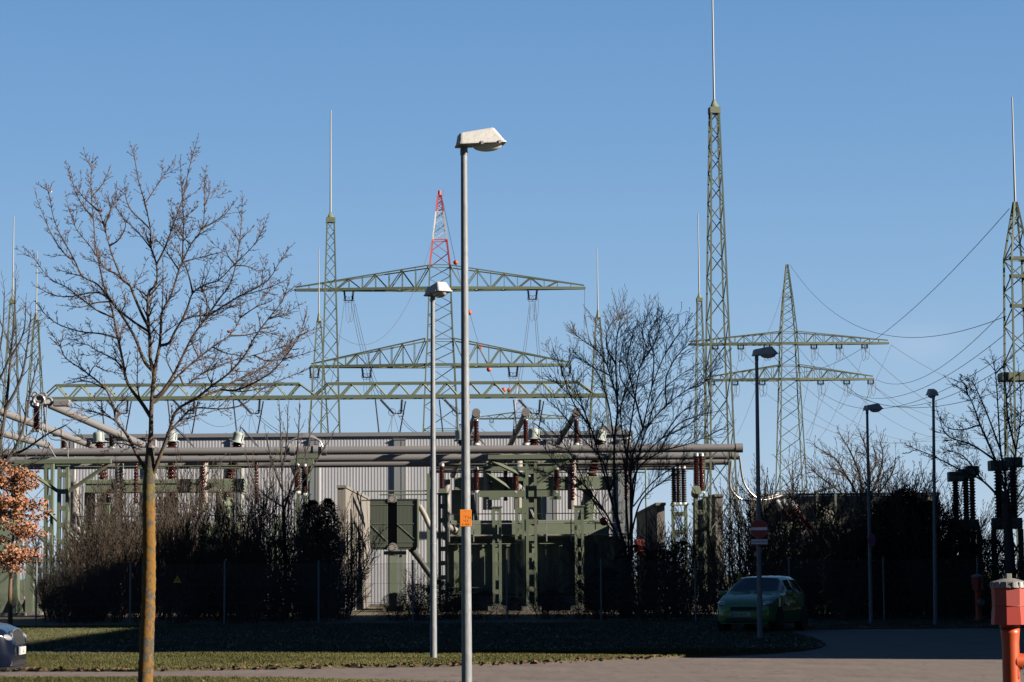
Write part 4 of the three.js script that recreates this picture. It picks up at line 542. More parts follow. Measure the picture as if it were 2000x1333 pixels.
// ---------------------------------------------------------------- cars
function car(cfg, label, group) {
  const o = thing('parked_car', label, 'car', cfg.pos, group); o.rotation.y = cfg.turn; const { L, Wd, Ht } = cfg, k = cfg.k || [];
  const st = cfg.st, rows = s => { const [z, yb, ybelt, yt, w, wt] = s, m = (yb + ybelt) / 2, roof = yt - ybelt; return [[0, yb], [w * .86, yb], [w * .985, yb + .09], [w, m], [w * .985, ybelt - .02], [w * .96 + (wt - w) * .06, ybelt + roof * .06], [wt + (w * .96 - wt) * .13, ybelt + roof * .78], [wt * .9, ybelt + roof * .95], [wt * .5, yt - .006], [0, yt]].map(([x, y]) => V(x, y, z)); };
  const R = st.map(rows), P = { body: [], glass: [] }, nv = R[0].length;
  const quad = (arr, a, b, c, d) => arr.push(a, b, c, b, d, c), mir = v => V(-v.x, v.y, v.z);
  for (let i = 0; i < R.length - 1; i++) for (let j = 0; j < nv - 1; j++) { const g = cfg.glass(i, j) ? P.glass : P.body, a = R[i][j], b = R[i + 1][j], c = R[i][j + 1], e = R[i + 1][j + 1]; quad(g, a, b, c, e); quad(g, mir(b), mir(a), mir(e), mir(c)); }
  for (const [i, s] of [[0, 1], [R.length - 1, -1]]) for (let j = 0; j < nv - 1; j++) { const a = R[i][j], b = R[i][j + 1]; s > 0 ? quad(P.body, mir(a), a, mir(b), b) : quad(P.body, a, mir(a), b, mir(b)); }
  const mk = (arr, crease) => { let g = new THREE.BufferGeometry().setFromPoints(arr); const key = {}, pos = [], idx = []; arr.forEach(v => { const q = v.toArray().map(n => n.toFixed(4)).join(); if (!(q in key)) { key[q] = pos.length / 3; pos.push(v.x, v.y, v.z); } idx.push(key[q]); }); g = new THREE.BufferGeometry(); g.setAttribute('position', new THREE.Float32BufferAttribute(pos, 3)); g.setIndex(idx); g.computeVertexNormals(); return g; };
  part(o, 'body', mk(P.body), cfg.paint); part(o, 'windows', mk(P.glass), M.glassDark);
  for (const z of cfg.axles) for (const s of [-1, 1]) { const x = s * (Wd / 2 - .1); part(o, 'wheel_arch', new THREE.CylinderGeometry(cfg.rw + .055, cfg.rw + .055, .2, 28).rotateZ(Math.PI / 2), M.black, V(s * (Wd / 2 - .094), cfg.rw + .02, z)); const w = part(o, 'wheel', new THREE.TorusGeometry(cfg.rw - .085, .085, 10, 28).rotateY(Math.PI / 2), M.rubber, V(x + s * .01, cfg.rw, z)); part(w, 'hub_cap', new THREE.CylinderGeometry(cfg.rw - .1, cfg.rw - .1, .05, 24).rotateZ(Math.PI / 2), M.rim || (M.rim = mat(.35, .36, .37, .4, .5)), V(s * .05, 0, 0)); for (let q = 0; q < 5; q++) { const sp = part(w, 'spoke', new THREE.BoxGeometry(.02, cfg.rw - .12, .05), M.galvDark, V(s * .082, 0, 0)); sp.rotation.x = q * 1.2566; sp.position.y = Math.cos(q * 1.2566) * (cfg.rw - .12) / 2; sp.position.z = Math.sin(q * 1.2566) * (cfg.rw - .12) / 2; } }
  cfg.extra(o); return o;
}
const headM = new THREE.MeshPhysicalMaterial({ color: rgb(.22, .23, .25), roughness: .15, metalness: .2, clearcoat: .6 });
{
  const paint = new THREE.MeshPhysicalMaterial({ color: rgb(.058, .155, .042), roughness: .6, specularIntensity: .25, clearcoat: .6, clearcoatRoughness: .04 });
  car({ pos: V(X(1486, 63.2), LT, -63.2), turn: -.39, L: 3.56, Wd: 1.645, Ht: 1.48, rw: .29, axles: [1.13, -1.29], paint,
    st: [[1.79, .30, .54, .58, .55, .46], [1.76, .24, .62, .70, .66, .56], [1.68, .20, .70, .78, .745, .64], [1.52, .19, .79, .87, .80, .70], [1.2, .19, .88, .95, .82, .73], [.98, .19, .93, 1.0, .822, .72], [.86, .19, .94, 1.08, .822, .70], [.28, .19, .955, 1.425, .822, .575], [.12, .19, .96, 1.455, .822, .57], [-.42, .19, .97, 1.478, .822, .57], [-.5, .19, .972, 1.478, .822, .57], [-1.0, .19, .985, 1.46, .82, .565], [-1.28, .19, 1.0, 1.43, .815, .555], [-1.46, .21, 1.0, 1.38, .80, .545], [-1.66, .24, .98, 1.16, .77, .59], [-1.74, .28, .8, .95, .72, .6], [-1.78, .34, .62, .7, .66, .55]],
    glass: (i, j) => (i === 6 && j >= 6) || (i >= 6 && i <= 11 && i !== 9 && j === 5 && !(i === 6 && j < 5)) || (i === 13 && j >= 5),
    extra: o => { for (const s of [-1, 1]) { const h = part(o, 'headlight', new THREE.SphereGeometry(1, 18, 12).scale(.15, .10, .17), headM, V(s * .60, .70, 1.60)); h.rotation.set(-.35, s * .5, s * .35); const m = part(o, 'wing_mirror', new RoundedBoxGeometry(.2, .14, .1, 3, .045), paint, V(s * .93, 1.0, .62)); part(o, 'door_handle', new RoundedBoxGeometry(.03, .03, .18, 2, .012), paint, V(s * .825, .86, -.42)); part(o, 'rear_light', new RoundedBoxGeometry(.12, .3, .1, 2, .04), M.red, V(s * .70, .82, -1.66)); part(o, 'door_gap', new THREE.BoxGeometry(.004, .55, .008), M.black, V(s * .822, .62, -.52)); part(o, 'door_gap', new THREE.BoxGeometry(.004, .5, .008), M.black, V(s * .823, .66, .72)); part(o, 'side_sill', new THREE.BoxGeometry(.02, .05, 1.7), M.galvDark, V(s * .80, .25, -.1)); }
      part(o, 'grille', new RoundedBoxGeometry(.74, .10, .06, 3, .03), M.black, V(0, .60, 1.765)); part(o, 'grille_trim', new RoundedBoxGeometry(.72, .018, .05, 2, .008), M.galv, V(0, .66, 1.76)); part(o, 'lower_intake', new RoundedBoxGeometry(1.06, .13, .1, 3, .04), M.black, V(0, .30, 1.755)); part(o, 'bonnet_badge', new THREE.CylinderGeometry(.035, .035, .02, 18).rotateX(1.1), M.galv, V(0, .71, 1.74));
      const pl = part(o, 'number_plate', new THREE.BoxGeometry(.52, .11, .012), M.white, V(-.06, .455, 1.80)); face(pl, 'plate_print', .51, .10, (x, a, b) => { x.fillStyle = '#96968f'; x.fillRect(0, 0, a, b); x.fillStyle = '#1c3f9c'; x.fillRect(0, 0, a * .09, b); x.fillStyle = '#111'; x.font = `bold ${b * .82}px sans-serif`; x.fillText('AIC:JM75', a * .11, b * .8, a * .87); }, V(0, 0, .0075), 512);
      for (const s of [-1, 1]) { const w = part(o, 'wiper', new THREE.BoxGeometry(.5, .012, .02), M.black, V(s * .3, 1.06, .93)); w.rotation.z = s * .06; } part(o, 'front_bumper_lip', new RoundedBoxGeometry(1.3, .03, .12, 2, .012), paint, V(0, .22, 1.70)); } }, 'light green small hatchback parked on the lawn in the shade');
}
{
  const paint = new THREE.MeshPhysicalMaterial({ color: rgb(.003, .005, .013), roughness: .18, specularIntensity: .35 });
  const a = 1.60, fx = X(46, 35.6);
  car({ pos: V(fx - Math.sin(a) * 2.28, 0, -35.9 - Math.cos(a) * 2.28 + .4), turn: a, L: 4.55, Wd: 1.78, Ht: 1.46, rw: .32, axles: [1.38, -1.2], paint,
    st: [[2.28, .34, .52, .56, .52, .44], [2.25, .26, .62, .68, .66, .58], [2.15, .20, .72, .80, .78, .68], [1.95, .18, .80, .875, .85, .74], [1.5, .17, .88, .95, .885, .78], [1.02, .17, .92, .99, .89, .78], [.9, .17, .93, 1.03, .89, .76], [.15, .17, .95, 1.40, .89, .62], [-.2, .17, .96, 1.45, .89, .61], [-.3, .17, .96, 1.452, .89, .61], [-1.1, .17, .98, 1.43, .885, .60], [-1.5, .18, 1.0, 1.30, .88, .62], [-1.85, .2, .99, 1.08, .87, .7], [-2.15, .26, .9, .98, .83, .7], [-2.27, .36, .7, .78, .74, .62]],
    glass: (i, j) => (i === 6 && j >= 6) || (i >= 7 && i <= 10 && i !== 8 && j === 5) || (i === 11 && j >= 5),
    extra: o => { for (const s of [-1, 1]) { const h = part(o, 'headlight', new THREE.SphereGeometry(1, 18, 12).scale(.13, .085, .30), headM, V(s * .70, .70, 1.99)); h.rotation.set(.12, s * -.45, 0); part(o, 'wing_mirror', new RoundedBoxGeometry(.2, .14, .1, 3, .045), paint, V(s * .98, .99, .6)); part(o, 'fog_light', new THREE.CylinderGeometry(.07, .07, .03, 16).rotateX(Math.PI / 2), headM, V(s * .6, .36, 2.19)); }
      const g = part(o, 'grille', new RoundedBoxGeometry(.86, .24, .08, 3, .06), M.black, V(0, .66, 2.21)); g.rotation.x = -.25; part(g, 'chrome_surround', new THREE.TorusGeometry(1, .03, 8, 40).scale(.45, .14, .4), M.aluShiny, V(0, 0, .03)); for (let q = -4; q <= 4; q++) part(g, 'grille_bar', new THREE.BoxGeometry(.012, .2, .02), M.galvDark, V(q * .085, 0, .042)); part(o, 'lower_intake', new RoundedBoxGeometry(1.2, .14, .1, 3, .04), M.black, V(0, .30, 2.215));
      const pl = part(o, 'number_plate', new THREE.BoxGeometry(.52, .115, .012), M.white, V(0, .475, 2.31)); face(pl, 'plate_print', .51, .105, (x, w, b) => { x.fillStyle = '#96968f'; x.fillRect(0, 0, w, b); x.fillStyle = '#1c3f9c'; x.fillRect(0, 0, w * .09, b); x.fillStyle = '#111'; x.font = `bold ${b * .82}px sans-serif`; x.fillText('A L', w * .5, b * .86); }, V(0, 0, .0075), 512); part(o, 'bumper_lip', new RoundedBoxGeometry(1.5, .05, .16, 2, .02), M.black, V(0, .22, 2.16)); } }, 'dark blue car nose with chrome-edged grille coming along the road');
}

// ---------------------------------------------------------------- bare trees and shrubs
function twig(br, p, dir, len, r, level, o) {
  const n = level > 0 ? 5 : 3, pts = [p.clone()], d = dir.clone(); let q = p.clone();
  for (let i = 0; i < n; i++) { d.add(V(rr(-1, 1), rr(-1, 1), rr(-1, 1)).multiplyScalar(o.wobble)).add(V(0, o.up, 0)).normalize(); q = q.clone().addScaledVector(d, len / n); pts.push(q); }
  br.tube(pts, t => Math.max(o.rmin, r * (1 - .75 * t)), level > 0 ? 4 : 3, o.col(level, r));
  if (level <= 0) return; const m = Math.max(2, Math.round(len / o.step[level]));
  for (let k = 1; k <= m; k++) { const t = (k - rr(.1, .6)) / m, i = Math.min(n - 1, Math.floor(t * n)), a = pts[i].clone().lerp(pts[i + 1], t * n - i), tan = pts[i + 1].clone().sub(pts[i]).normalize(); let side = V(rr(-1, 1), rr(-.6, .6), rr(-1, 1)); side.addScaledVector(tan, -side.dot(tan)).normalize();
    for (const s of o.pair && rnd() < .75 ? [1, -1] : [1]) twig(br, a, tan.clone().multiplyScalar(o.fwd).addScaledVector(side, s * rr(.6, 1)).normalize(), len * rr(o.ratio[0], o.ratio[1]) * (1.15 - .6 * t), r * .6 * (1 - .5 * t), level - 1, o); }
}
function tracedTree(name, label, d, base, trunkPx, limbs, o) {
  const tr = thing(name, label, 'tree', V(base.x, 0, -d), o.group), B = tr.position, S = d / F, L = (px, py, dd) => W(px, py, dd).sub(B), samp = [];
  const trunk = new Branches(), tp = curve(trunkPx.map(([px, py]) => L(px, py, d)), o.trunkRings || 60); if (tp[0].y > 0) tp.unshift(V(tp[0].x, -.05, 0)); const tw = trunkPx.map(a => a[2]);
  const wAt = t => { const x = t * (tw.length - 1), i = Math.min(tw.length - 2, Math.floor(x)); return (tw[i] + (tw[i + 1] - tw[i]) * (x - i)) * S / 2; };
  trunk.tube(tp, (t, th) => wAt(t) * (1 + .07 * (noise(t * 40, 1) - .5) + (o.relief || 0) * (fbm(Math.cos(th) * 3 + 9, t * 70, Math.sin(th) * 3 + 9, 3) - .45)), o.trunkSides || 20, o.trunkCol); part(tr, 'trunk', trunk.geo(), bark);
  trunkPx.forEach(([px, py]) => samp.push([px, py, d])); for (let i = 0; i < trunkPx.length - 1; i++) for (let k = 1; k < 8; k++) samp.push([trunkPx[i][0] + (trunkPx[i + 1][0] - trunkPx[i][0]) * k / 8, trunkPx[i][1] + (trunkPx[i + 1][1] - trunkPx[i][1]) * k / 8, d]);
  const lb = new Branches(), tb = new Branches();
  limbs.forEach((l, li) => {
    const w0 = l[0] * (o.thin || 1), pts = []; for (let i = 1; i < l.length; i += 2) pts.push([l[i], l[i + 1]]);
    let best = samp[0], bd = 1e9; for (const s of samp) { const q = (s[0] - pts[0][0]) ** 2 + (s[1] - pts[0][1]) ** 2; if (q < bd) { bd = q; best = s; } }
    if (bd > 4) pts.unshift([best[0], best[1]]);
    const slope = rr(-.55, .55), len = []; let acc = 0; pts.forEach((p, i) => { if (i) acc += Math.hypot(p[0] - pts[i - 1][0], p[1] - pts[i - 1][1]); len.push(acc); });
    const dep = pts.map((p, i) => best[2] + slope * len[i] * S), cp = curve(pts.map((p, i) => L(p[0], p[1], dep[i])), Math.max(8, Math.round(acc / 7)));
    const rEnd = (o.tip || .9) * S, r0 = w0 * S / 2; lb.tube(cp, t => Math.max(rEnd * .8, r0 + (rEnd - r0) * Math.pow(t, o.taper || .8)) * (1 + .16 * (noise(t * 25, li) - .5)), w0 > 6 ? 9 : 6, o.limbCol);
    for (let i = 0; i < pts.length; i++) { samp.push([pts[i][0], pts[i][1], dep[i]]); if (i) for (let k = 1; k < 6; k++) samp.push([pts[i - 1][0] + (pts[i][0] - pts[i - 1][0]) * k / 6, pts[i - 1][1] + (pts[i][1] - pts[i - 1][1]) * k / 6, dep[i - 1] + (dep[i] - dep[i - 1]) * k / 6]); }
    const total = acc * S, m = Math.round(total / o.spacing); for (let k = 0; k < m; k++) { const t = o.t0 + (1 - o.t0) * (k + rnd() * .8) / m, x = t * (cp.length - 1), i = Math.min(cp.length - 2, Math.floor(x)), a = cp[i].clone().lerp(cp[i + 1], x - i), tan = cp[i + 1].clone().sub(cp[i]).normalize(); const side = V(rr(-1, 1), rr(-.4, .8), rr(-1, 1)); side.addScaledVector(tan, -side.dot(tan)).normalize(); const big = rnd() < o.bigChance * (1.2 - t);
      for (const s of o.twig.pair && rnd() < .6 ? [1, -1] : [1]) twig(tb, a, tan.clone().multiplyScalar(o.twig.fwd).addScaledVector(side, s).normalize(), (big ? rr(...o.big) : rr(...o.small)) * (1.1 - .45 * t), Math.max(o.twig.rmin, big ? r0 * .3 : o.twig.rmin * 1.5), big ? 2 : 1, o.twig); }
    twig(tb, cp[cp.length - 1], cp[cp.length - 1].clone().sub(cp[cp.length - 2]).normalize(), rr(...o.small), o.twig.rmin * 1.4, 1, o.twig);
  });
  part(tr, 'limbs', lb.geo(), bark); part(tr, 'twigs', tb.geo(), bark); return tr;
}
seed = 11;
{ // young maple with orange lichen on its trunk
  const lichen = (q, k) => { const n = fbm(q.x * 34, q.y * 26, q.z * 34, 4), m = fbm(q.x * 9, q.y * 4, q.z * 9 + 5, 3), b = .5 + .9 * fbm(q.x * 80, q.y * 60, q.z * 80, 2); return n + .5 * m > k ? q.y > 2.45 + .5 * (m - .4) ? [.098 * b, .078 * b, .018 * b] : [.135 * b, .066 * b, .009 * b] : n + .5 * m > k - .05 ? [.085 * b, .058 * b, .022 * b] : [.05 * b, .045 * b, .039 * b]; };
  const limbCol = (q, t, r) => { const n = fbm(q.x * 22, q.y * 16, q.z * 22, 3) + (r > .012 ? .05 : 0), b = .6 + .8 * noise(q.x * 40, q.y * 40, q.z * 40); return n > .635 ? [.10 * b, .072 * b, .02 * b] : [.058 * b, .042 * b, .034 * b]; };
  const limbs = [
    // centre leader and its forks
    [15, 291, 880, 294, 850, 295, 800, 298, 760, 300, 735, 293, 700, 292, 665, 290, 640, 288, 600, 291, 570, 304, 556, 305, 517, 295, 486, 293, 448, 283, 398, 270, 353, 262, 307, 258, 292],
    [10, 300, 735, 306, 700, 311, 676, 314, 640, 316, 610, 333, 579, 349, 528, 356, 512, 372, 478, 394, 447, 399, 402, 400, 350],
    [8, 311, 676, 330, 670, 340, 650, 355, 625, 366, 600, 376, 573, 399, 557, 426, 548, 455, 519, 496, 478, 516, 442],
    [5, 376, 573, 370, 545, 362, 520, 352, 500, 338, 478, 330, 470],
    [6, 305, 517, 318, 492, 331, 459, 340, 433, 356, 388, 370, 325, 381, 286], [4, 283, 398, 300, 372, 318, 345, 337, 320],
    [5, 293, 448, 275, 430, 255, 410, 245, 385, 244, 366], [4, 295, 486, 270, 455, 240, 425, 222, 400], [4, 316, 610, 318, 560, 318, 510],
    [5, 356, 512, 357, 470, 358, 430, 355, 380, 352, 320], [4, 349, 528, 330, 500, 316, 480, 300, 465], [4, 372, 478, 350, 455, 338, 430],
    [5, 394, 447, 415, 435, 440, 418, 452, 402], [4, 399, 402, 408, 380, 410, 365], [4, 356, 512, 395, 502, 435, 492],
    // left limbs
    [10, 291, 930, 268, 891, 246, 848, 227, 823, 222, 799, 206, 761, 173, 732, 154, 718, 127, 699, 114, 672, 95, 645],
    [10, 294, 815, 273, 783, 260, 767, 246, 742, 241, 715, 233, 675, 222, 621, 211, 580, 203, 560, 192, 511, 186, 480, 182, 427, 178, 385, 178, 332, 180, 315],
    [9, 296, 723, 284, 710, 273, 686, 268, 672, 254, 643, 235, 613, 217, 589, 190, 556, 161, 540, 144, 507, 123, 469, 112, 448, 102, 417, 96, 383, 90, 366],
    [5, 144, 507, 133, 503, 110, 475, 98, 454, 87, 427, 73, 393],
    [7, 290, 648, 265, 632, 233, 607, 200, 575, 181, 572, 133, 580, 100, 575, 73, 562], [8, 290, 640, 276, 613, 260, 575, 252, 556, 241, 549, 224, 513, 213, 480, 203, 444, 194, 414, 184, 385, 172, 350],
    [5, 213, 480, 230, 470, 245, 440, 238, 420], [5, 241, 549, 225, 535, 205, 525, 195, 512, 175, 480, 150, 450, 140, 425, 132, 400],
    [5, 194, 414, 165, 388, 150, 370], [5, 182, 427, 160, 400, 145, 370, 140, 345], [5, 203, 444, 215, 410, 212, 390], [4, 178, 385, 200, 360, 212, 335],
    [6, 233, 664, 200, 653, 157, 648, 114, 634, 88, 615, 73, 595], [5, 240, 720, 222, 702, 190, 686, 173, 675, 149, 670], [6, 222, 621, 190, 607, 160, 585, 130, 562, 98, 545, 62, 500],
    [5, 264, 875, 238, 867, 168, 861, 133, 837], [5, 273, 783, 268, 756, 268, 713, 268, 680], [5, 217, 589, 185, 592, 160, 600, 130, 598], [4, 173, 732, 185, 715, 200, 722, 232, 730], [4, 206, 761, 170, 745, 140, 748],
    [4, 161, 540, 140, 535, 115, 528], [4, 235, 613, 245, 590, 238, 570], [4, 227, 823, 200, 810, 165, 800, 130, 795],
    // right limbs
    [9, 305, 775, 334, 740, 356, 697, 375, 659, 402, 621, 431, 580, 446, 561, 460, 519, 466, 483, 471, 438, 473, 393],
    [8, 304, 785, 342, 740, 388, 699, 415, 678, 447, 656, 469, 621, 469, 590], [12, 297, 925, 312, 891, 329, 845, 345, 802, 383, 778, 415, 753, 447, 729, 480, 691, 496, 661, 523, 624, 550, 589, 566, 545],
    [7, 383, 778, 431, 761, 464, 742, 504, 724, 542, 699, 577, 664, 590, 640, 599, 608], [6, 431, 761, 458, 763, 496, 748, 531, 726, 564, 688, 593, 643], [5, 361, 753, 388, 734, 447, 707, 496, 694, 550, 678, 604, 656],
    [7, 334, 838, 352, 820, 375, 799, 431, 799, 474, 791, 518, 756, 560, 738, 596, 724], [6, 402, 621, 442, 594, 469, 578, 507, 559, 527, 543, 547, 510, 563, 487], [5, 466, 579, 500, 570, 530, 560, 552, 550], [5, 355, 625, 385, 617, 420, 615, 450, 600, 480, 590],
    [5, 415, 678, 440, 690, 470, 695], [5, 447, 656, 480, 655, 510, 648, 540, 655], [4, 469, 621, 500, 600, 525, 590], [4, 455, 519, 480, 520, 500, 528], [5, 496, 694, 520, 705, 560, 700, 600, 690], [4, 329, 845, 350, 830, 375, 815, 410, 805],
    [4, 402, 621, 404, 590, 395, 560, 398, 530], [4, 523, 624, 545, 618, 570, 610], [4, 550, 589, 560, 572, 575, 560], [4, 431, 761, 470, 765, 530, 755], [4, 342, 740, 325, 700, 330, 680, 345, 660], [4, 388, 699, 375, 670, 378, 650], [4, 460, 519, 445, 500, 440, 485], [4, 415, 753, 405, 730, 420, 700, 428, 670],
  ];
  tracedTree('maple_tree', 'young bare maple with orange lichen on its trunk at the near roadside', 28, W(283, 1333, 28), [[282, 1372, 32], [284, 1310, 29], [287, 1230, 27.5], [290, 1140, 26], [291, 1060, 24.5], [290, 980, 23.5], [291, 930, 22], [293, 875, 16]], limbs, {
    thin: .86, tip: .62, taper: .62, trunkRings: 260, trunkSides: 36, relief: .36, trunkCol: (q, t) => lichen(q, .655 + .10 * (fbm(q.y * 2.2, 4) - .5) + (q.y > 2.7 ? .12 : 0)), limbCol, spacing: .062, t0: .2, bigChance: .3, big: [.2, .45], small: [.06, .18],
    twig: { wobble: .16, up: .05, rmin: .0027, step: [0, .055, .085], ratio: [.22, .45], fwd: .95, pair: true, col: (l, r) => { const b = rr(.75, 1.2); return [.085 * b, .050 * b, .034 * b]; } } });
  // a few dry leaves still hanging
  const sh = new THREE.SphereGeometry(.035, 6, 4); for (const [px, py] of [[196, 412], [213, 527], [447, 648]]) solo('dry_leaf', new THREE.IcosahedronGeometry(.022, 1).scale(1.3, .8, .7), mat(.15, .045, .02, .9), 'curled rust-brown leaf still hanging in the bare maple', 'leaf', W(px, py, 28), 'last leaves in the maple');
}
{ // many-stemmed dark tree behind the fence
  const d = 84, z = (x, y) => [1040 + x / 3.25, 590 + y / 3.25], P = (w, ...a) => { const o = [w]; for (let i = 0; i < a.length; i += 2) o.push(...z(a[i], a[i + 1])); return o; };
  const col = (q, t, r) => { const b = rr(.8, 1.2); return [.038 * b, .032 * b, .028 * b]; };
  const limbs = [P(10, 600, 1640, 530, 1300, 520, 900, 540, 640, 500, 490, 440, 340, 300, 230, 258, 195), P(6, 540, 640, 530, 400, 540, 200, 580, 65), P(6, 540, 720, 620, 500, 700, 370, 690, 130), P(9, 610, 1620, 595, 1250, 600, 1000, 650, 620, 690, 400, 780, 250, 820, 95), P(9, 620, 1640, 625, 1250, 630, 1000, 700, 800, 760, 540, 850, 320, 1000, 110), P(8, 620, 1500, 645, 1200, 720, 820, 850, 660, 1000, 550, 1130, 490), P(6, 650, 1020, 820, 870, 960, 800, 1080, 720), P(7, 625, 1450, 660, 1080, 800, 960, 1000, 900, 1160, 830), P(8, 595, 1600, 500, 1250, 450, 1020, 380, 930, 300, 850, 180, 700, 90, 620), P(8, 600, 1560, 520, 1330, 430, 1000, 370, 800, 300, 650, 200, 560, 110, 470), P(8, 600, 1620, 460, 1333, 280, 1120, 150, 1030, 30, 850), P(6, 460, 1333, 320, 1200, 150, 1110, 20, 1060), P(7, 620, 1500, 700, 1250, 880, 1100, 960, 1000), P(6, 520, 900, 470, 600, 390, 420, 260, 340), P(6, 700, 800, 640, 560, 600, 380, 640, 200), P(5, 850, 660, 850, 480, 930, 330, 1010, 260), P(5, 760, 540, 770, 350, 740, 200, 800, 110), P(5, 370, 800, 260, 640, 180, 420, 150, 330), P(5, 1000, 550, 1080, 520, 1150, 420), P(5, 530, 400, 470, 280, 490, 150, 560, 90), P(5, 820, 870, 950, 700, 1060, 640), P(5, 600, 1000, 560, 700, 600, 520, 680, 300), P(6, 590, 1560, 400, 1290, 260, 1000, 180, 880, 60, 760), P(5, 650, 620, 560, 480, 560, 330, 600, 160), P(5, 720, 820, 800, 600, 920, 480, 1040, 400), P(5, 800, 960, 900, 800, 1000, 740, 1140, 700), P(5, 380, 930, 350, 760, 280, 560, 240, 430), P(5, 640, 1300, 760, 1150, 900, 1050, 1100, 1000), P(4, 690, 400, 720, 300, 700, 180, 740, 80), P(4, 850, 320, 900, 240, 880, 180)];
  tracedTree('bare_tree', 'wide many-stemmed bare dark tree behind the fence beside the transformer', d, W(1222, 1200, d), [[1222, 1212, 26], [1222, 1150, 24], [1225, 1085, 20]], limbs, { trunkRings: 12, trunkSides: 12, trunkCol: col, limbCol: col, thin: .64, tip: .6, spacing: .15, t0: .3, bigChance: .85, big: [.8, 1.7], small: [.35, .8], twig: { wobble: .2, up: .07, rmin: .0065, step: [0, .15, .26], ratio: [.3, .5], fwd: 1.1, pair: false, col: () => { const b = rr(.8, 1.3); return [.055 * b, .044 * b, .038 * b]; } } });
  // dark tree at the right edge
  const R = (w, ...a) => [w, ...a];
  tracedTree('bare_tree', 'dark bare tree with knobbly twigs in front of the right-hand mast', 72, W(1975, 1200, 72), [[1978, 1222, 22], [1975, 1120, 20], [1968, 1010, 17], [1965, 960, 14]], [R(10, 1965, 960, 1945, 900, 1915, 830, 1890, 770, 1860, 750), R(9, 1965, 950, 1955, 880, 1950, 800, 1945, 730, 1938, 695), R(8, 1968, 990, 1920, 940, 1870, 915, 1820, 890, 1775, 872), R(7, 1945, 900, 1900, 870, 1850, 850, 1830, 800), R(9, 1968, 960, 1985, 880, 1995, 800, 1990, 720), R(8, 1970, 1000, 2010, 930, 2030, 850), R(6, 1915, 830, 1880, 840, 1850, 835, 1835, 815), R(6, 1890, 770, 1885, 750, 1870, 745), R(6, 1920, 940, 1880, 890, 1850, 880), R(6, 1955, 880, 1925, 800, 1905, 755, 1900, 745), R(7, 1985, 880, 1970, 820, 1965, 760, 1960, 710), R(6, 1945, 730, 1960, 715, 1975, 700)], { thin: .65, tip: .6, trunkRings: 14, trunkSides: 10, trunkCol: col, limbCol: col, spacing: .16, t0: .2, bigChance: .6, big: [.4, .8], small: [.15, .4], twig: { wobble: .22, up: .07, rmin: .006, step: [0, .10, .16], ratio: [.3, .5], fwd: .9, pair: true, col: () => [.035, .028, .026] } });
  tracedTree('bare_tree', 'round bare tree standing behind the yard wall', 118, W(1690, 1150, 118), [[1690, 1190, 14], [1688, 1080, 12], [1686, 985, 10]], [R(7, 1686, 990, 1660, 940, 1630, 895, 1605, 880), R(7, 1686, 985, 1680, 930, 1660, 880, 1645, 855), R(7, 1687, 985, 1700, 930, 1690, 870, 1680, 848), R(7, 1688, 990, 1715, 940, 1725, 890, 1720, 865), R(6, 1688, 1000, 1720, 960, 1745, 920, 1750, 895), R(6, 1686, 1000, 1640, 960, 1600, 930, 1580, 910), R(5, 1660, 940, 1640, 920, 1615, 915), R(5, 1700, 930, 1712, 900, 1705, 870)], { trunkRings: 12, trunkSides: 8, trunkCol: col, limbCol: col, spacing: .16, t0: .15, bigChance: .9, big: [.8, 1.5], small: [.4, .9], twig: { wobble: .2, up: .05, rmin: .008, step: [0, .2, .3], ratio: [.35, .55], fwd: 1, pair: false, col: () => [.05, .04, .035] } });
  tracedTree('bare_tree', 'bare dark tree at the left edge rising beside the rust-leaved oak', 88, W(-20, 1200, 88), [[-20, 1205, 20], [-18, 1100, 18], [-15, 1000, 15]], [R(10, -15, 1000, -5, 900, 10, 800, 20, 700, 28, 600, 30, 545), R(9, -15, 1000, 5, 920, 40, 850, 60, 760, 75, 700), R(8, -15, 990, -10, 880, -10, 760, 5, 640, 8, 570), R(7, 10, 800, 40, 740, 55, 660, 60, 610), R(7, -5, 900, 45, 880, 90, 850, 130, 830), R(6, 20, 700, 45, 650, 50, 590), R(6, -10, 760, 20, 690, 25, 640), R(6, 5, 920, 60, 905, 100, 890)], { trunkRings: 12, trunkSides: 10, trunkCol: col, limbCol: col, spacing: .3, t0: .2, bigChance: .7, big: [.8, 1.5], small: [.3, .8], twig: { wobble: .18, up: .08, rmin: .007, step: [0, .2, .34], ratio: [.3, .5], fwd: 1.1, pair: false, col: () => [.06, .048, .042] } });
  tracedTree('young_tree', 'slender young bare tree with a few withered leaves before the busbar joint', 90, W(560, 1200, 90), [[558, 1210, 9], [557, 1100, 8], [553, 1000, 7]], [R(5, 553, 1000, 550, 920, 548, 850, 545, 790), R(5, 553, 1000, 575, 930, 582, 860, 585, 790), R(4, 552, 960, 530, 900, 520, 850), R(4, 553, 990, 500, 950, 480, 890), R(4, 554, 980, 600, 930, 630, 880, 650, 850), R(3, 550, 920, 560, 860, 562, 800), R(3, 575, 930, 600, 880, 605, 820)], { trunkRings: 12, trunkSides: 8, trunkCol: col, limbCol: col, spacing: .22, t0: .2, bigChance: .6, big: [.4, .9], small: [.2, .5], twig: { wobble: .12, up: .12, rmin: .0075, step: [0, .16, .24], ratio: [.25, .45], fwd: 1.4, pair: false, col: () => [.05, .042, .036] } });
}
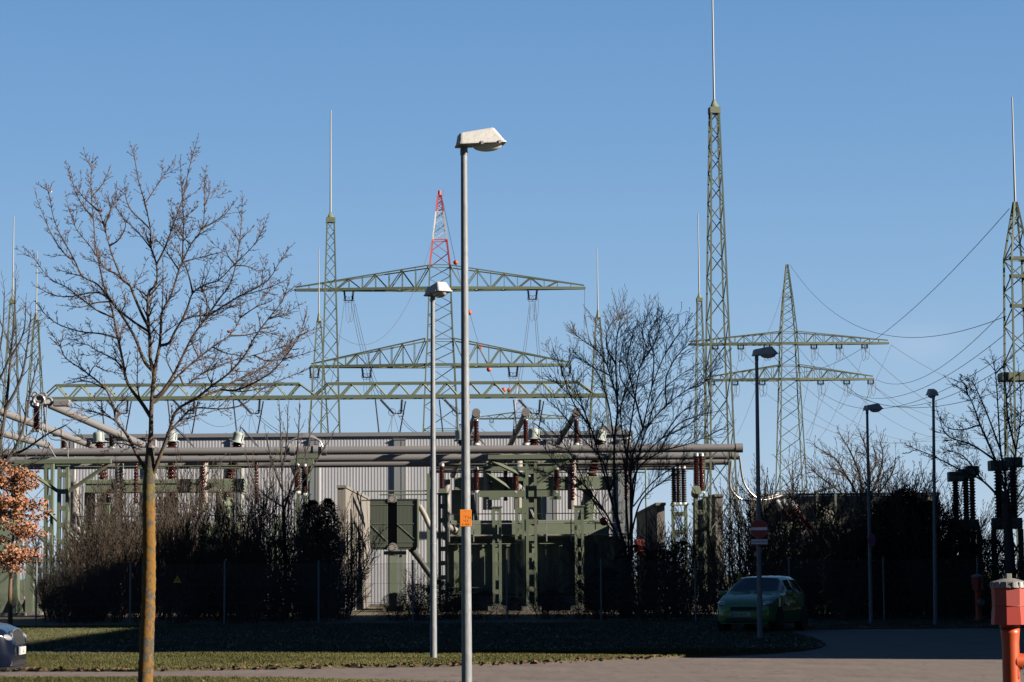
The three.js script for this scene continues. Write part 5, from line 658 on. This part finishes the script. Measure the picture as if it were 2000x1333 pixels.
{ // shrubs: a few kinds, cloned along the back of the fence
  const kinds = [];
  function shrubGeo(s, h, spread, stems, colr, rmin, up) { seed = s; const b = new Branches(); for (let i = 0; i < stems; i++) { const a = rr(0, 6.28), p = V(Math.cos(a) * rr(0, .35), -.03, Math.sin(a) * rr(0, .35)), dir = V(Math.cos(a) * spread * rr(.3, 1), 1, Math.sin(a) * spread * rr(.3, 1)).normalize(); twig(b, p, dir, h * rr(.7, 1.05), rr(.012, .024), 2, { wobble: .09, up, rmin, step: [0, .14, .20], ratio: [.16, .34], fwd: 1.2, pair: false, col: () => { const k = rr(.7, 1.3); return colr.map(c => c * k); } }); } return b.geo(); }
  const leafyGeo = (s, h, rad, n, colr, big = 1) => { seed = s; const p = [], N = [], c = []; for (let i = 0; i < n; i++) { const t = Math.pow(rnd(), 1.15), a = rr(0, 6.28), edge = rad * Math.sqrt(Math.max(0, 1 - Math.pow(t, 2.6))) * (.55 + .95 * fbm(Math.cos(a) * 1.6 + 5, t * 4, s + Math.sin(a) * 1.6)) + .03, r = edge * Math.pow(rnd(), .45), o = V(Math.cos(a) * r, .05 + t * h, Math.sin(a) * r), u = V(rr(-1, 1), rr(-.3, 1), rr(-1, 1)).normalize().multiplyScalar(rr(.05, .1)), w = V(rr(-1, 1), rr(-1, 1), rr(-1, 1)).cross(u).normalize().multiplyScalar(rr(.018, .034)), nn = u.clone().cross(w).normalize(); u.multiplyScalar(big); w.multiplyScalar(big); for (const v of [o.clone().sub(w), o.clone().add(w), o.clone().add(u)]) { p.push(v.x, v.y, v.z); N.push(nn.x, nn.y, nn.z); } const k = rr(.6, 1.3); for (let q = 0; q < 3; q++) c.push(...colr.map(x => x * k)); } const g = new THREE.BufferGeometry(); g.setAttribute('position', new THREE.Float32BufferAttribute(p, 3)); g.setAttribute('normal', new THREE.Float32BufferAttribute(N, 3)); g.setAttribute('color', new THREE.Float32BufferAttribute(c, 3)); return g; };
  const leafM = new THREE.MeshPhysicalMaterial({ specularIntensity: .45, vertexColors: true, roughness: .85, side: THREE.DoubleSide });
  const brown = [.036, .026, .018], redd = [.075, .033, .027];
  const near = px => { for (const [a, l] of [[215, 'between the oak and the maple trunk'], [300, 'behind the maple trunk'], [455, 'behind the yellow warning plate right of the maple'], [560, 'left of the dark columnar evergreens'], [690, 'beside the sunlit fire wall'], [870, 'below the radiator bank'], [1040, 'below the railed transformer'], [1200, 'left of the many-stemmed tree'], [1345, 'right of the many-stemmed tree'], [1440, 'around the foot of the tallest mast'], [1600, 'behind the green car'], [1720, 'around the lamp with the blue sign'], [1860, 'behind the lamp seen end-on'], [3000, 'beside the small hydrant at the fence']]) if (px < a) return l; };
  const proto = (name, parts, label, group) => (px, d, s, sy = s) => { const o = thing(name, label.includes('%') ? label.replace('%', near(px)) : label, 'shrub', V(X(px, d), 0, -d), group); for (const [n, g, m] of parts) { const q = part(o, n, g, m); } o.rotation.y = px * 1.37; o.scale.set(s, sy, s); return o; };
  const A = [1, 2, 3].map(i => proto('bare_shrub', [['branches', shrubGeo(100 + i, 3.6, .55, 14, brown, .0075, .03), bark]], 'leafless dark brown shrub %', 'leafless shrubs behind the fence'));
  const E = [1, 2].map(i => proto('evergreen_shrub', [['branches', shrubGeo(200 + i, 2.3, .5, 7, brown, .009, .03), bark], ['foliage', leafyGeo(220 + i, 2.5, 1.3, 3600, [.034, .040, .022]), leafM]], 'dense dark evergreen shrub %', 'evergreen shrubs behind the fence'));
  const Rd = proto('red_twig_shrub', [['branches', shrubGeo(300, 3.2, .75, 13, redd, .0075, .02), bark]], 'reddish-twigged leafless shrub %', 'reddish shrubs behind the fence');
  const T = proto('evergreen_column', [['trunk', new THREE.CylinderGeometry(.03, .08, 3.6, 8).translate(0, 1.8, 0), mat(.05, .04, .03, 1)], ['foliage', leafyGeo(400, 4.3, .62, 9000, [.022, .030, .018]), leafM]], 'tall dark columnar evergreen behind the fence left of the fire wall', 'columnar evergreens');
  const tall = [1, 2, 3].map(i => proto('tall_shrub', [['branches', shrubGeo(150 + i, 3.8, .75, 12, brown, .006, .02), bark]], 'leafless tree-like shrub rising behind the long yard wall', 'tree-like shrubs behind the yard wall'));
  [[1500, 110, 1.5, 1.75], [1530, 113, 1.6, 1.9], [1575, 116, 1.7, 1.8], [1615, 114, 1.7, 2.0], [1655, 118, 1.8, 2.15], [1725, 115, 1.7, 2.0], [1765, 118, 1.7, 1.8], [1805, 114, 1.5, 1.65], [1845, 116, 1.5, 1.55]].forEach((a, i) => tall[i % 3](...a));
  seed = 77;
  // left part of the hedge
  for (const [px, d, s, sy] of [[101, 87, 0.84, 1.05], [122, 87, 0.82, 0.62], [144, 83, 0.97, 0.7], [159, 87, 1.05, 0.84], [175, 81, 0.87, 1.01], [197, 85, 1.02, 1.37], [200, 87, 0.81, 1.45], [229, 83, 0.94, 1.4], [247, 89, 1.04, 1.2], [262, 87, 0.93, 1.55], [281, 79.5, 0.81, 1.25], [288, 89, 0.93, 1.34], [306, 87, 1.05, 1.3], [327, 85, 0.98, 1.53], [346, 79.5, 1.06, 1.59], [363, 81, 1.01, 1.13], [378, 87, 0.97, 1.4], [389, 87, 0.88, 0.99], [411, 89, 1.1, 0.96], [433, 85, 1.07, 0.91], [444, 85, 1.06, 0.93], [464, 79.5, 0.91, 1.31], [480, 83, 0.95, 1.6], [493, 79.5, 0.83, 1.27], [520, 85, 0.89, 1.08], [533, 83, 0.89, 1.57], [553, 85, 0.91, 1.51], [562, 87, 1.0, 0.86], [589, 87, 0.88, 1.18], [601, 83, 0.93, 0.95], [612, 83, 0.8, 1.05], [633, 79.5, 0.91, 1.15], [643, 89, 0.99, 1.08], [669, 83, 0.98, 0.96], [120, 95, 1, 0.9], [165, 96, 1, 1.1], [210, 97, 0.9, 1.35], [360, 95, 0.9, 1.4], [470, 96, 0.9, 1.3], [672, 86, 0.8, 0.95]]) A[Math.floor(rnd() * 3)](px, d, s, sy);
  for (const [px, d, s, sy] of [[130, 80, .7, .5], [190, 84, .7, .8], [395, 86, .8, 1.0], [455, 80, .8, .6], [500, 86, .8, 1.1], [560, 80, .8, .55]]) E[Math.floor(rnd() * 2)](px, d, s, sy);
  for (const [px, d, s, sy] of [[232, 95, 1.2, 1.3], [318, 96, 1.1, 1.25], [405, 97, 1.1, 1.3], [285, 95, 1, 1.25], [175, 96, 1, 1.0]]) Rd(px, d, s, sy);
  T(610, 88, 1.1, 1.02); T(640, 90, 1.1, 1.05); 
  // low bushes in the gap
  for (const [px, d, s, sy] of [[770, 82, .55, .38], [815, 81, .7, .5], [855, 82, .7, .55], [900, 82, .6, .45], [945, 81, .6, .4], [1000, 83, .5, .3], [1075, 82, .6, .4], [1130, 82, .7, .5]]) E[Math.floor(rnd() * 2)](px, d, s, sy);
  for (const [px, d, s, sy] of [[820, 85, .6, .5], [880, 84, .6, .45], [1060, 84, .7, .6]]) A[Math.floor(rnd() * 3)](px, d, s, sy);
  // right part
  for (const [px, d, s, sy] of [[1165, 83, 1, .85], [1290, 82, 1, .95], [1325, 86, 1.1, 1.1], [1385, 83, .8, .9], [1425, 88, 1, 1.35], [1455, 84, 1.1, 1.25], [1500, 90, 1.2, 1.5], [1530, 84, 1.1, 1.4], [1575, 82, 1, 1.1], [1620, 84, 1.1, 1.2], [1665, 83, 1.1, 1.3], [1705, 85, 1.2, 1.4], [1745, 83, 1.2, 1.45], [1790, 85, 1.2, 1.5], [1830, 83, 1.1, 1.4], [1870, 80, 1, 1.1], [1930, 80, 1, 1], [1715, 80, 1, 1.25], [1760, 80, 1, 1.35], [1805, 79, 1, 1.2], [1845, 79, 1, 1.15], [1680, 80, 1, 1.1], [1640, 79, 1, .95], [1600, 80, 1, .9], [1905, 79, 1, 1.05], [1265, 79, 1, 1], [1350, 79, 1, .8], [1475, 88, 1, 1.3], [1560, 88, 1.1, 1.35]]) A[Math.floor(rnd() * 3)](px, d, s, sy);
  for (const [px, d, s, sy] of [[1180, 80, .8, .7], [1240, 80, 1, 1.0], [1290, 80, .95, .95], [1330, 81, .95, 1.05], [1590, 80, .6, .5], [1650, 81, .9, .85], [1700, 80, 1.1, 1.2], [1735, 82, 1.2, 1.6], [1775, 81, 1.2, 1.65], [1815, 82, 1.2, 1.6], [1850, 80, 1.1, 1.3], [1890, 80, 1.1, 1.15], [1935, 80, 1.0, 1.05], [1722, 87, 1.3, 1.5], [1765, 88, 1.3, 1.85], [1805, 86, 1.2, 1.6]]) E[Math.floor(rnd() * 2)](px, d, s, sy);
  // tall trees right of the view that dapple the light on the masts
  const big = proto('tall_evergreen', [['trunk', new THREE.CylinderGeometry(.1, .28, 9, 9).translate(0, 4.5, 0), mat(.05, .04, .03, 1)], ['foliage', leafyGeo(500, 12.5, 3.2, 5200, [.02, .028, .014], 4.5), leafM]], 'tall evergreen tree beside the office block right of the yard', 'evergreens right of the yard');
  for (const [x, dd, s] of [[29.5, 90, 1.0], [29.5, 95, .85], [30.5, 100.5, 1.1], [31, 106, 1.15], [32.5, 110, 1.1], [36, 118, 1.1], [37, 126, 1.2], [36, 134, 1.15]]) { const o = big(1000, dd, s); o.position.x = x; }
  // rust-leaved oak at the left
  const od = 78, ob = W(18, 1221, od), oak = thing('oak_tree', 'small oak holding its rust-brown leaves behind the blue car', 'tree', V(ob.x, 0, -od)); const q = new Branches(), bc = () => { const k = rr(.8, 1.2); return [.12 * k, .075 * k, .038 * k]; };
  q.tube(curve([V(.03, -.05, 0), V(0, 1, 0), V(.03, 2, .02), V(.1, 3.4, 0), V(.2, 4.9, 0)], 30), t => .085 - .065 * t, 10, bc); part(oak, 'trunk', q.geo(), bark);
  const bb = new Branches(), lp = [], ln = [], lc = []; seed = 5;
  for (let i = 0; i < 85; i++) { const y = rr(1.7, 5.15), a = rr(0, 6.28), L = (1.45 - Math.abs(y - 3.2) * .40) * rr(.55, 1.1), b0 = V(.06, y, 0), tip = b0.clone().add(V(Math.cos(a) * L, rr(.0, .5), Math.sin(a) * L)); bb.tube(curve([b0, b0.clone().lerp(tip, .5).add(V(0, .08, 0)), tip], 5), t => .014 - .01 * t, 4, [.10, .075, .05]);
    for (let k = 0; k < 80; k++) { const t = Math.floor(rnd() * 7) / 6, c = b0.clone().lerp(tip, .3 + .75 * t).add(V(rr(-1, 1), rr(-1, 1), rr(-1, 1)).multiplyScalar(.13)), u = V(rr(-1, 1), rr(-1.2, .3), rr(-1, 1)).normalize().multiplyScalar(rr(.075, .12)), w = V(rr(-1, 1), rr(-1, 1), rr(-1, 1)).cross(u).normalize().multiplyScalar(rr(.03, .05)), m = c.clone().addScaledVector(u, .5).add(V(rr(-.02, .02), rr(-.02, .02), 0)), e = c.clone().add(u); const n = u.clone().cross(w).normalize(), kk = rr(.65, 1.3), hue = rnd(); for (const tri of [[c, m.clone().sub(w), m.clone().add(w)], [m.clone().add(w), m.clone().sub(w), e]]) for (const v of tri) { lp.push(v.x, v.y, v.z); ln.push(n.x, n.y, n.z); lc.push((.235 + .03 * hue) * kk, (.068 + .028 * hue) * kk, .016 * kk); } } }
  part(oak, 'branches', bb.geo(), bark); const lg = new THREE.BufferGeometry(); lg.setAttribute('position', new THREE.Float32BufferAttribute(lp, 3)); lg.setAttribute('normal', new THREE.Float32BufferAttribute(ln, 3)); lg.setAttribute('color', new THREE.Float32BufferAttribute(lc, 3)); part(oak, 'foliage', lg, new THREE.MeshPhysicalMaterial({ vertexColors: true, roughness: .85, side: THREE.DoubleSide, transmission: .25, thickness: 0 }));
}
const done = new Set(); scene.traverse(o => { for (const m of [o.material ?? []].flat()) if (!done.has(m)) { done.add(m); m.color.multiplyScalar(.53); } });
scene.traverse(o => { if (o.isMesh) { o.castShadow = true; o.receiveShadow = true; } });
renderer.render(scene, camera);
